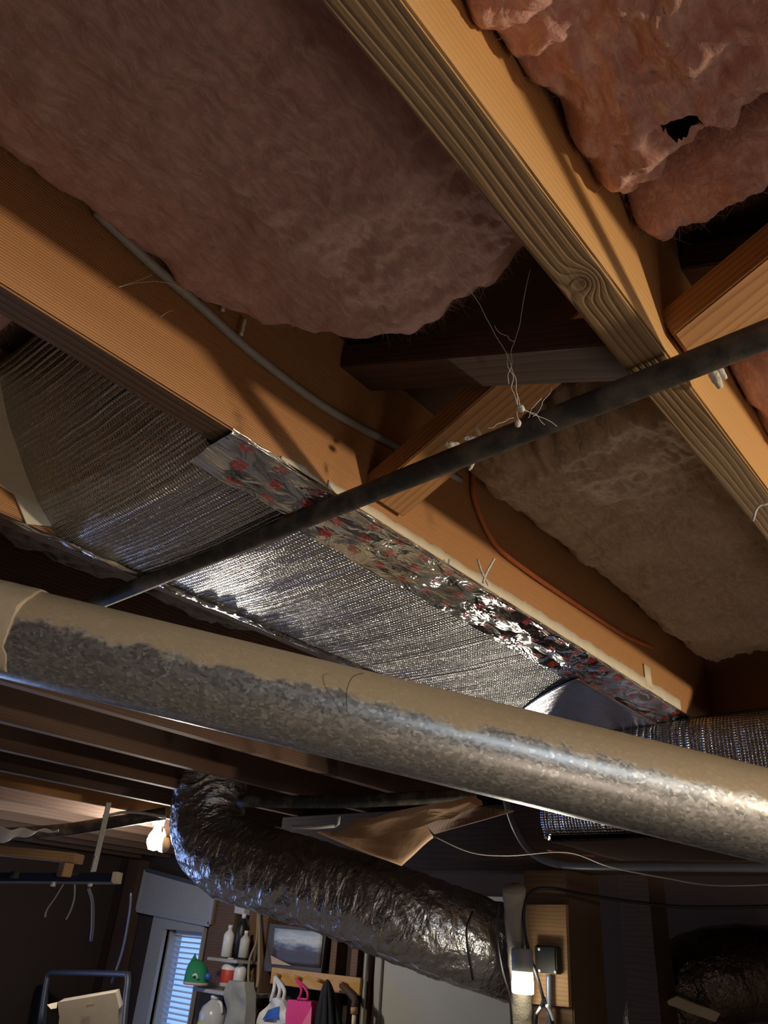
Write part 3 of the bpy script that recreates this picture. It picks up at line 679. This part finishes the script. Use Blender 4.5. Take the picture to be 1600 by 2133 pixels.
# ---------------------------------------------------------------- small things on pipes and joists
def cocoon(label, p, q_, r, m=M_COCOON, nm='spider_cocoon'):
    p, q_ = Vector(p), Vector(q_)
    o = tube(nm, [p, p.lerp(q_, .5), q_], r, m, None, 12, 6, lambda s, a, t, pp_: (.35+.65*math.sin(math.pi*min(1, max(0, t*.86+.07))))*(1+.25*noise.noise(pp_*260)))
    return tag(o, label, 'cocoon', 'white cocoons on the pipe')
PD = .84
cocoon('fat white cocoon left of the others above the black pipe', ad(926, 925, PD), ad(962, 930, PD), .0042)
cocoon('oval white cocoon in the middle above the black pipe', ad(966, 912, PD), ad(998, 914, PD), .0032)
cocoon('thin upright white cocoon above the black pipe', ad(990, 888, PD), ad(1002, 908, PD), .0024)
cocoon('small pale cocoon hanging under the black pipe', ad(989, 958, PD-.03), ad(977, 980, PD-.03), .0022)
cocoon('longer white finger shaped cocoon under the pipe beside the pale joist', ad(1478, 765, .67), ad(1502, 808, .67), .0045)
cocoon('shorter white finger shaped cocoon right of the longer one', ad(1492, 762, .67), ad(1512, 790, .67), .0033)
def twig(label, pts, r=.0011, grp='dry stalks and staples'):
    o = tube('dry_stalk', pts, r, M_COCOON, None, 8); return tag(o, label, 'stalk', grp)
twig('left dry stalk poking up beside the cream paper edge', [ad(995, 1165, 1.0), ad(1003, 1190, .99), ad(1018, 1220, .985)], .0016)
twig('right dry stalk poking up beside the cream paper edge', [ad(1030, 1164, 1.0), ad(1014, 1192, .99), ad(1006, 1215, .985)], .0016)
twig('pale splinter hanging on the left joist near the mauve insulation, upper one', [ax(468, 608, XLN+.01), ax(466, 630, XLN+.01), ax(464, 648, XLN+.01)], .0024)
twig('pale splinter hanging on the left joist near the mauve insulation, lower one', [ax(510, 665, XLN+.01), ax(506, 682, XLN+.01), ax(502, 698, XLN+.01)], .0024)
tz = tube('cable_tie', [ad(1568, 1085, .83), ad(1580, 1055, .825), ad(1610, 1048, .82)], .0016, M_COCOON, None, 8); tag(tz, 'bent white wire tie on the underside of the pale joist at the right edge', 'wire tie')
# cobwebs
def web(label, strands, grp=None):
    o = thing('cobweb', strands[0][0], label, 'cobweb')
    for s_ in strands: tube('web_strand', s_, .00028, M_WEB, o, 5, 5)
    return o
dW = .68
def wob(x0, y0, x1, y1, n=5, d=dW, a=4): return [ad(x0+(x1-x0)*k/n + random.uniform(-a, a)*(0 < k < n), y0+(y1-y0)*k/n + random.uniform(-a, a)*(0 < k < n), d) for k in range(n+1)]
web('pale cobweb threads stretched from the mauve insulation down to the black pipe', [
    wob(900, 490, 1000, 635), wob(1000, 635, 1062, 750), wob(1062, 750, 1085, 852), wob(1058, 735, 1080, 850, a=6), wob(1030, 678, 1072, 712), wob(1105, 560, 1072, 712), wob(1072, 712, 1060, 800, a=5),
    wob(1078, 820, 1080, 888, a=3), wob(1080, 840, 1135, 885, a=5), wob(1085, 850, 1160, 888, a=5), wob(1070, 870, 1015, 892, a=4), wob(1110, 868, 1150, 806, a=6), wob(1100, 870, 1128, 830, a=6)])
cocoon('tiny pale cocoon at the foot of the cobweb', ad(1079, 874, dW), ad(1079, 890, dW), .0030)
cocoon('small silk knot in the middle of the cobweb', ad(1078, 846, dW), ad(1092, 856, dW), .0032)
web('fine cobweb wisps on the shaded part of the left joist', [[ax(x_, y_, XLN+.012) for x_, y_ in s_] for s_ in ([(248, 598), (280, 590), (325, 586)], [(325, 586), (360, 592), (400, 612)], [(260, 594), (300, 580), (318, 572)], [(335, 660), (350, 650), (362, 646)])])
web('single cobweb thread across the pink insulation at the upper right', [[ad(1270, 215, .62), ad(1340, 160, .62), ad(1400, 130, .62), ad(1500, 65, .62)]])
# ---------------------------------------------------------------- ceiling bulb, hanging rail, cloth (far left)
bp = ad(323, 1750, 3.85)
cb = thing('ceiling_bulb', bp, 'bright bare ceiling bulb hanging at the left end of the flexible duct', 'light bulb')
lathe('bulb_glass', [(0, -.05), (.025, -.045), (.038, -.02), (.04, 0), (.034, .025), (.02, .048), (.015, .07), (0, .07)], M_BULB, bp, cb, 24)
lathe('lamp_holder', [(0, .07), (.028, .07), (.032, .11), (.06, .115), (.06, .13), (0, .13)], M_WHITEP, bp, cb, 24)
lamp('ceiling_bulb_light', 'POINT', bp + Vector((.0, -.07, -.04)), 17, (1, .90, .76), .045)
b2 = ad(341, 1762, 3.80)
b3 = thing('ceiling_bulb', b2, 'unlit white globe bulb beside the bright ceiling bulb', 'light bulb')
lathe('bulb_glass', [(0, -.032), (.02, -.028), (.031, -.01), (.033, .0), (.028, .02), (.018, .04), (0, .04)], M_WHITEP, b2, b3, 20)
lathe('bulb_base', [(0, .04), (.018, .04), (.018, .08), (0, .08)], M_GREYP, b2, b3, 16)
c = tube('dark_pipe', [ad(-60, 1742, 3.4), ad(120, 1730, 3.45), ad(240, 1712, 3.5), ad(345, 1694, 3.55)], .028, M_IRON, None, 14); tag(c, 'dark pipe running level under the joists at far left', 'pipe')
c = tube('white_conduit', [ad(215, 1700, 3.5), ad(260, 1692, 3.5), ad(300, 1694, 3.5), ad(345, 1702, 3.5)], .007, M_WHITEP, None, 10); tag(c, 'thin pale conduit feeding the ceiling bulb', 'conduit')
cl2 = grid('hanging_cloth', lambda u, v: ad(-60+182*u, 1722+8*u + (30-25*abs(u-.35)*1.6 if u < 1 else 0)*v*(1-u**3), 3.3) + Vector((0, 0, 0))+ray(0, 0)*.006*math.sin(u*24+v*2), 60, 12, M_TOTE, None, (1, 1), .003); tag(cl2, 'grey white cloth draped under the dark pipe at far left', 'cloth')
hr = thing('hanging_rail', ad(120, 1832, 2.9), 'dark navy steel rail hanging level at far left', 'rail')
r0, r1 = ad(-160, 1826, 2.95), ad(243, 1829, 2.9)
beam('rail_channel', r0, r1, .05, .030, M_NAVY, hr)
beam('rail_lip', r0+Vector((0, 0, -.018)), r1+Vector((0, 0, -.018)), .058, .006, M_COND, hr)
beam('end_cap', r1-(r1-r0).normalized()*.01, r1+(r1-r0).normalized()*.012, .054, .040, M_KRAFT, hr)
for x_ in (111, 188): lathe('bolt', [(0, .012), (.008, .010), (.009, -.006), (0, -.006)], M_WHITEP, ad(x_, 1843, 2.88), hr, 10)
for x_ in (30,): box('rail_roller', ad(x_, 1822, 2.86)-Vector((.02, .01, .012)), ad(x_, 1822, 2.86)+Vector((.02, .01, .012)), M_BLACK, hr)
st = thing('perforated_strap', ad(212, 1745, 2.95), 'white slotted metal strap holding the navy rail up to the joists', 'strap')
s0, s1 = ad(227, 1672, 3.1), ad(194, 1816, 2.9)
beam('strap_angle', s0, s1, .022, .004, M_WHITEP, st, up=(.7, -.7, 0)); beam('strap_flange', s0+Vector((-.012, 0, 0)), s1+Vector((-.012, 0, 0)), .004, .022, M_GREYP, st, up=(.7, -.7, 0))
for y_ in (1786, 1798, 1808): box('strap_tab', ad(193-(y_-1808)*.25, y_, 2.88)-Vector((.007, .004, .005)), ad(193-(y_-1808)*.25, y_, 2.88)+Vector((.007, .004, .005)), M_WHITEP, st)
lb0, lb1 = ad(-120, 1760, 2.95), ad(165, 1789, 2.9)
tag(beam('pale_board', lb0, lb1, .09, .034, M_PINE), 'pale wooden board lying above the navy rail', 'board')
tag(box('wood_spacer', ad(136, 1812, 2.88)-Vector((.022, .02, .024)), ad(136, 1812, 2.88)+Vector((.022, .02, .024)), M_PINE), 'small wood block between the pale board and the navy rail', 'block')
for k, (lab, pts) in enumerate([('grey wire drooping from the navy rail, left one', [(132, 1842), (115, 1870), (98, 1895), (94, 1910)]), ('grey wire drooping from the navy rail, middle one', [(156, 1842), (155, 1870), (148, 1895), (138, 1915)]), ('thicker cable hanging from the navy rail, right one', [(185, 1850), (193, 1880), (193, 1930), (190, 1960)]), ('long thin cord hanging on the back wall left of the grey panel', [(273, 1860), (270, 1900), (255, 1980), (232, 2048)])]):
    tag(tube('hanging_wire', [ad(x_, y_, 2.9 if k < 3 else 4.9) for x_, y_ in pts], .003 if k < 2 else .006 if k == 2 else .007, M_GREYC if k < 2 else M_COND, None, 8), lab, 'wire', 'wires hanging at far left')
# studs on the back and left walls
def stud(px, y_, wpx, lab, m=M_DARKW):
    a = ay(px, y_, YW-.06).x; b = ay(px+wpx, y_, YW-.06).x
    return tag(box('wall_stud', (a, YW-.09, 0), (b, YW, ZT-JH-.01), m), lab, 'stud', 'studs of the back wall')
stud(24, 1990, 22, 'dark reddish wall stud at the far left edge'); stud(118, 1990, 22, 'dark wall stud behind the hanging cable'); stud(232, 1990, 26, 'dark wall stud left of the window')
stud(516, 1990, 26, 'brown wall stud left of the framed picture, with cracks', M_POST); stud(540, 1990, 16, 'lighter wall stud touching the framed picture', M_POST)
stud(694, 2000, 13, 'slim brown wall stud right of the framed picture', M_POST); stud(738, 2000, 14, 'brown wall stud second right of the picture', M_POST); stud(764, 2010, 14, 'dark brown wall stud beside the grey door', M_POST)
tag(box('wall_plank', (ay(428, 1990, YW-.02).x, YW-.03, 0), (ay(480, 1990, YW-.02).x, YW, ZT-JH-.01), M_POST), 'brown wall plank between the window and the bottle shelf', 'plank')
# grey door
dx0, dx1 = ay(786, 2000, YW-.05).x, ay(1110, 2000, YW-.05).x
dr = struct(thing('door_1', (dx0, YW-.05, 0), 'flat grey basement door at lower centre', 'door'), 'flat grey basement door at lower centre')
box('door_leaf', (dx0+.05, YW-.05, .01), (dx1, YW-.01, CAMZ+.26), M_DOOR, dr); box('door_casing', (dx0, YW-.07, 0), (dx0+.05, YW, CAMZ+.33), M_GREYP, dr)
# grey wall panel, tilted
gp = thing('grey_board', ay(370, 1870, 3.76), 'grey framed flat panel hung crooked above the window', 'panel')
gq = [ay(308, 1812, 3.765), ay(453, 1852, 3.765), ay(441, 1926, 3.765), ay(290, 1896, 3.765)]
plate('panel_face', gq, .05, M_GREYP, gp, .002)
for i in range(4): a, b = gq[i], gq[(i+1) % 4]; beam('panel_edge', a+Vector((0, -.022, 0)), b+Vector((0, -.022, 0)), .012, .03, M_TUBEF if i == 0 else plain('edge_metal', (.42, .42, .43), .4), gp)

# ---------------------------------------------------------------- lamps outside the frame, the second an added fill
for p_, lab in ((L_MAIN, 'bare work bulb hanging right of the black pipe, outside the frame'), (L_FILL, 'added bulb for the fill light, unseen behind the viewer')):
    b_ = thing('light_bulb', p_, lab, 'light bulb')
    lathe('bulb_glass', [(0, .06), (.02, .062), (.032, .08), (.03, .10), (.016, .13), (0, .13)], M_BULB if p_ is L_MAIN else M_WHITEP, p_, b_, 16)
    lathe('lamp_holder', [(0, .13), (.02, .13), (.024, .18), (0, .18)], M_BLACK, p_, b_, 16)
    tube('cord', [p_+Vector((0, 0, .18)), Vector((p_.x, p_.y, ZT))], .003, M_CORD, b_, 8, n=1)
# ---------------------------------------------------------------- things along the back wall
Y1 = YW-.10
def P_(x, y, Y=None): return ay(x, y, Y or Y1)
cabt = tag(plate('wall_cabinet', [P_(82, 1903, 3.6), P_(158, 1915, 3.6), P_(98, 2064, 3.6), P_(18, 2062, 3.6)], .16, M_SPK), 'big dark navy cabinet on the wall at far left', 'cabinet')
fr = thing('tubular_stand', P_(70, 1990, 3.3), 'thin grey tubular stand at the lower left edge', 'stand')
tube('top_tube', [P_(-40, 1986, 3.3), P_(74, 1990, 3.3)], .018, M_TUBEF, fr, 10, n=1); tube('upright_tube', [P_(66, 1994, 3.3), P_(50, 2066, 3.3), P_(20, 2200, 3.3)], .018, M_TUBEF, fr, 10, n=1)
fr = thing('tubular_rack', P_(180, 2027, 3.2), 'wide grey tubular rack behind the cream cardboard box', 'rack')
tube('rack_tube', [P_(84, 2133, 3.2), P_(96, 2050, 3.2), P_(104, 2028, 3.2), P_(130, 2026, 3.2), P_(250, 2029, 3.2), P_(266, 2036, 3.2), P_(262, 2080, 3.2), P_(254, 2170, 3.2)], .020, M_TUBEF, fr, 10, n=4)
tag(plate('teal_panel', [P_(50, 2064, 3.35), P_(98, 2056, 3.35), P_(88, 2180, 3.35), P_(24, 2180, 3.35)], .03, M_OLIVE), 'dull grey green panel leaning between the tubular stands', 'panel')
sp_ = plate('pane', [P_(12, 2086, 3.5), P_(28, 2071, 3.5), P_(32, 2075, 3.5), P_(29, 2090, 3.5), P_(33, 2094, 3.5), P_(22, 2102, 3.5)], .006, M_SKY)
sp_.name = 'window_3'; struct(sp_, 'small bright blue daylit opening at the lower left edge')
# cardboard box
cb_ = thing('cardboard_box', ad(180, 2110, 3.9), 'cream cardboard box with a tilted lid at the lower left', 'box')
D = 3.9
def bx8(name, f4, back, m, par):
    vs = [ad(x_, y_, D) for x_, y_ in f4]; vs += [v + back for v in vs]
    return meshpy(name, vs, [(0,1,2,3), (7,6,5,4), (0,4,5,1), (1,5,6,2), (2,6,7,3), (3,7,4,0)], m, par, False)
bk = Vector((-.22, .16, 0))
bx8('box_body', [(124, 2116), (247, 2101), (243, 2170), (116, 2180)], bk, M_KRAFT, cb_)
bx8('lid', [(120, 2088), (241, 2067), (250, 2086), (249, 2101), (123, 2116)][:1] + [(241, 2067), (249, 2101), (123, 2116)], bk*.95, M_KRAFT, cb_)
plate('lid_label', [ad(179, 2092, D-.012), ad(197, 2089, D-.012), ad(197, 2096, D-.012), ad(180, 2099, D-.012)], .001, M_MUD, cb_)
plate('torn_corner', [ad(98, 2093, D-.05), ad(120, 2088, D-.02), ad(118, 2100, D-.03), ad(106, 2102, D-.05)], .006, M_KRAFT, cb_, 0, .01, 2)
tag(box('storage_bench', (ad(60, 2150, 4.1).x-.1, ad(60, 2150, 4.1).y-.25, 0), (ad(250, 2150, 3.9).x+.15, ad(250, 2150, 3.9).y+.3, ad(116, 2182, D).z-.004), M_DARKW), 'dark bench carrying the cardboard box, below the frame', 'bench')
# green cap
gc = ad(412, 2024, 4.75)
cap = thing('green_cap', gc, 'green felt cap with pale brim and white patch beside the window blind', 'cap')
def capf(u, v):
    a = 2*math.pi*u; e = math.pi*v*.5
    r_ = .078*math.cos(e)**.75; x_ = r_*math.cos(a)*1.0; y_ = r_*math.sin(a)
    return gc + Vector((x_ - .030*math.sin(e)**2, y_, .125*math.sin(e)-.06+.004*noise.noise(Vector((a*2, v*5, 0)))))
grid('cap_crown', capf, 28, 14, M_GREEN, cap)
lathe('cap_brim', [(0, -.074), (.074, -.072), (.082, -.064), (.078, -.056), (0, -.055)], plain('pale_pink_brim', (.62, .42, .42), .7), gc, cap, 24)
lathe('cap_ear', [(.022, 0), (.012, .02), (.001, .045)], M_GREEN, gc+Vector((-.045, -.01, .055)), cap, 12)
tube('white_patch', [ad(402, 2032, 4.66), ad(408, 2030, 4.655), ad(412, 2038, 4.66)], .007, M_WHITEP, cap, 8)
lathe('blue_flap', [(0, -.02), (.022, -.015), (.024, .015), (0, .02)], M_BLUE, gc+Vector((.085, .02, -.02)), cap, 12)
# shelf and bottles
zs = ad(460, 2056, 5.0).z
sA, sB = ay(428, 2056, 3.60), ay(505, 2062, 3.60)
tag(box('wall_shelf', (sA.x, 3.50, sA.z-.02), (sB.x+.1, YW, sA.z), M_GREYP), 'short grey wall shelf holding the white bottles', 'shelf')
def bottle(lab, px, pb, pt, wpx, cap_m=M_BOT, lm=None, Y=3.60, m=M_BOT):
    b = ay(px, pb, Y); t_ = ay(px, pt, Y); h = t_.z-b.z; r_ = (ay(px+wpx/2, pb, Y)-ay(px-wpx/2, pb, Y)).length/2*.86
    o = thing('bottle', b, lab, 'bottle', 'bottles on the wall shelves')
    lathe('bottle_body', [(0, 0), (r_, .004), (r_, h*.68), (r_*.75, h*.76), (r_*.38, h*.84), (r_*.36, h*.88), (0, h*.88)], m, b, o, 20)
    lathe('bottle_cap', [(0, h*.88), (r_*.42, h*.88), (r_*.42, h), (0, h)], cap_m, b, o, 16)
    if lm: lathe('bottle_label', [(r_*1.01, h*.15), (r_*1.02, h*.16), (r_*1.02, h*.58), (r_*1.01, h*.59)], lm, b, o, 20)
    return o
bottle('white bottle with a red label standing on the grey wall shelf', 472, 2056, 1994, 24, lm=M_LABR)
bottle('plain white bottle right of the red labelled one', 496, 2058, 2000, 20, Y=3.62)
bottle('tall slim white bottle up on the small upper shelf', 471, 1994, 1926, 17, Y=3.62)
bottle('grey white spray bottle right of the black one on the upper shelf', 506, 1996, 1938, 16, Y=3.62, m=M_LABW)
bottle('black bottle with white cap on the upper shelf', 497, 1990, 1902, 17, Y=3.66, m=M_BLACK)
uA, uB = ay(452, 1994, 3.62), ay(514, 1998, 3.62)
tag(box('wall_shelf', (uA.x, 3.54, uA.z-.018), (uB.x, YW, uA.z), M_GREYP), 'small upper shelf carrying the slim bottles', 'shelf')
tag(plate('white_pipe', [P_(496, 1882), P_(516, 1884), P_(514, 1906), P_(494, 1902)], .05, M_LABW), 'pale box fixed above the upper bottles under the flexible duct', 'box')
jg = ay(438, 2150, 3.55); jt = ay(442, 2072, 3.55)
jo = thing('plastic_jug', jg, 'translucent handled jug with yellow green label below the shelf', 'jug'); hj = jt.z-jg.z
lathe('jug_body', [(0, 0), (.085, .005), (.085, hj*.5), (.07, hj*.68), (.03, hj*.86), (.024, hj*.9), (0, hj*.9)], M_JUG, jg, jo, 24)
lathe('jug_cap', [(0, hj*.9), (.03, hj*.9), (.03, hj), (0, hj)], M_BOT, jg, jo, 16)
tube('jug_handle', [jg+Vector((.03, 0, hj*.84)), jg+Vector((.075, -.01, hj*.80)), jg+Vector((.085, 0, hj*.55))], .010, M_BOT, jo, 8)
lathe('jug_label', [(.0860, .02), (.087, .021), (.087, hj*.26), (.086, hj*.262)], M_YEL, jg, jo, 24)
tag(box('low_shelf', (jg.x-.25, 3.42, jg.z-.03), (jg.x+.35, YW, jg.z), M_GREYP), 'low grey shelf under the jug, at the bottom edge', 'shelf')
gs = tag(plate('grey_sack', [P_(484, 2042, 3.5), P_(520, 2046, 3.5), P_(524, 2090, 3.5), P_(520, 2160, 3.5), P_(472, 2160, 3.5), P_(476, 2090, 3.5)], .06, M_GREYB, None, 0, .04, 6), 'crumpled grey sack hanging under the shelf end', 'sack')
rp = thing('hanging_rope', P_(525, 2060, 3.5), 'khaki rope and clips hanging beside the cracked stud', 'rope')
tube('rope', [P_(538, 1900, 3.68), P_(534, 1960, 3.66), P_(520, 2000, 3.62), P_(518, 2050, 3.6), P_(528, 2090, 3.6), P_(520, 2150, 3.6)], .008, M_ROPE, rp, 8)
tube('rope', [P_(541, 1900, 3.68), P_(538, 2040, 3.6), P_(524, 2080, 3.58), P_(534, 2110, 3.58), P_(526, 2160, 3.6)], .010, M_ROPE, rp, 8)
# picture
pc = thing('framed_picture', P_(617, 1980, 3.70), 'dark framed picture of a pale cloudy sky over dark ground', 'picture')
fq = [P_(566, 1924, 3.69), P_(684, 1938, 3.69), P_(672, 2034, 3.69), P_(552, 2022, 3.69)]
plate('picture_frame', fq, .03, plain('dark_frame', (.07, .06, .055), .6), pc)
t = NT('cloud_print'); uv = t.obj((1,1,1), 'UV'); sp = t.n('ShaderNodeSeparateXYZ'); t.l(uv, sp.inputs[0]); nz = t.noise(t.obj((4,7,1), 'UV'), 1., 5)
g_ = t.math('ADD', sp.outputs[1], t.math('MULTIPLY', t.math('SUBTRACT', nz, .5), .7))
t.set(Base_Color=t.ramp(g_, [(.28, (.055,.04,.04)), (.42, (.07,.055,.06)), (.55, (.16,.20,.26)), (.72, (.50,.52,.52)), (.95, (.30,.38,.46))]), Roughness=.5)
pq = [P_(573, 1933, 3.668), P_(673, 1942, 3.668), P_(667, 2016, 3.668), P_(566, 2006, 3.668)]
grid('picture_print', lambda u, v: pq[3].lerp(pq[2], u).lerp(pq[0].lerp(pq[1], u), v), 8, 8, t.m, pc, (1, 1), .002)
plate('pale_shape', [P_(564, 1990, 3.66), P_(608, 2012, 3.66), P_(566, 2008, 3.66)], .002, plain('pale_ochre', (.50, .36, .24), .6), pc)
# coat rack
cr = thing('coat_rack', P_(660, 2043, 3.66), 'varnished wooden coat rack with four pegs under the picture', 'coat rack')
ra, rb = P_(567, 2036, 3.66), P_(753, 2051, 3.66); ra.z = rb.z = (ra.z+rb.z)/2
beam('rack_board', ra, rb, .025, .085, M_RACKW, cr)
pegs = []
for k in range(4):
    p_ = ra.lerp(rb, .12+.25*k) + Vector((0, -.012, 0)); pegs.append(p_)
    tube('peg', [p_, p_+Vector((0, -.06, .012))], .010, M_RACKW, cr, 10, n=1)
def hang(k, dz=-.0, dy=-.045): return pegs[k] + Vector((0, dy, dz))
YB_ = 3.58
bg = thing('tote_bag', hang(0), 'white plastic bag with a blue print hanging on the leftmost peg', 'bag')
plate('bag_body', [P_(563, 2083, YB_), P_(584, 2078, YB_), P_(598, 2084, YB_), P_(602, 2120, YB_), P_(598, 2190, YB_), P_(520, 2190, YB_), P_(548, 2110, YB_)], .05, M_TOTE, bg, 0, .04, 6)
plate('blue_print', [P_(558, 2104, YB_-.035), P_(584, 2096, YB_-.035), P_(582, 2122, YB_-.035), P_(546, 2124, YB_-.035)], .01, M_BLUE, bg, 0, .01, 3)
for q_ in ((564, 2086, 571, 2060), (578, 2084, 583, 2060), (590, 2086, 592, 2062)): tube('bag_handle', [P_(q_[0], q_[1], YB_), P_(q_[2], q_[3], YB_-.01), hang(0)], .011, M_TOTE, bg, 8)
bg = thing('gift_bag', hang(1), 'magenta gift bag hanging on the second peg', 'bag')
plate('bag_body', [P_(606, 2082, YB_), P_(655, 2086, YB_), P_(648, 2190, YB_), P_(586, 2190, YB_)], .05, M_PINKB, bg, 0, .008, 4)
plate('bag_fold', [P_(650, 2096, YB_-.034), P_(645, 2190, YB_-.034), P_(598, 2190, YB_-.034)], .004, M_PINKL, bg)
tube('bag_handle', [P_(621, 2084, YB_-.02), P_(628, 2062, YB_-.02), hang(1, .0), P_(639, 2064, YB_-.02), P_(641, 2086, YB_-.02)], .007, M_PINKB, bg, 8)
tube('bag_handle', [P_(620, 2080, YB_-.03), P_(641, 2082, YB_-.03)], .006, M_PINKB, bg, 8, n=1)
jk = thing('black_jacket', hang(2), 'black jacket hanging on the third peg', 'jacket')
def jf(u, v):
    p_ = P_(682, 2042, YB_).lerp(P_(640+85*u, 2190, YB_), v); w_ = math.sin(min(1, v*3)*math.pi/2)
    x_ = 682 + (u-.5)*(12+72*v**.8); y_ = 2040+150*v + 10*abs(u-.5)*2*(1-v)
    return P_(x_, y_, YB_-.06*math.sin(math.pi*u)+.010*math.sin(u*26)*w_)
grid('jacket_body', jf, 50, 30, M_JACK, jk, (1, 1), .012)
br = thing('hand_brush', hang(3), 'dark hand brush with tan wooden neck on the rightmost peg', 'brush')
tube('brush_handle', [hang(3), P_(738, 2080, YB_), P_(738, 2098, YB_)], .018, M_DARKW, br, 10); tube('brush_neck', [P_(738, 2098, YB_), P_(738, 2112, YB_)], .020, M_PINE, br, 10, n=1); tube('brush_tail', [P_(738, 2112, YB_), P_(736, 2150, YB_)], .012, M_KRAFT, br, 10, n=1)
c = tube('pole', [P_(767, 1960, 3.70), P_(764, 1990, 3.69), P_(753, 2160, 3.66)], .011, M_GREYC, None, 10); tag(c, 'thin pale pole leaning between the coat rack and the grey door', 'pole')

# ---------------------------------------------------------------- unseen casing added to keep light off the post, right of the frame
fu = thing('furnace', (.35, 1.85, 0), 'beige sheet metal casing added to block light, unseen right of the frame', 'furnace')
box('casing', (.10, 1.45, 0), (.62, 2.28, CAMZ+.16), plain('furnace_enamel', (.40,.36,.30), .45, .2), fu, .01)
box('access_door', (.16, 1.438, .25), (.56, 1.452, 1.55), plain('furnace_door', (.30,.27,.23), .45, .2), fu, .004)
tube('door_handle', [(.30, 1.436, 1.45), (.30, 1.41, 1.45), (.42, 1.41, 1.45), (.42, 1.436, 1.45)], .006, M_BLACK, fu, 8, n=1)
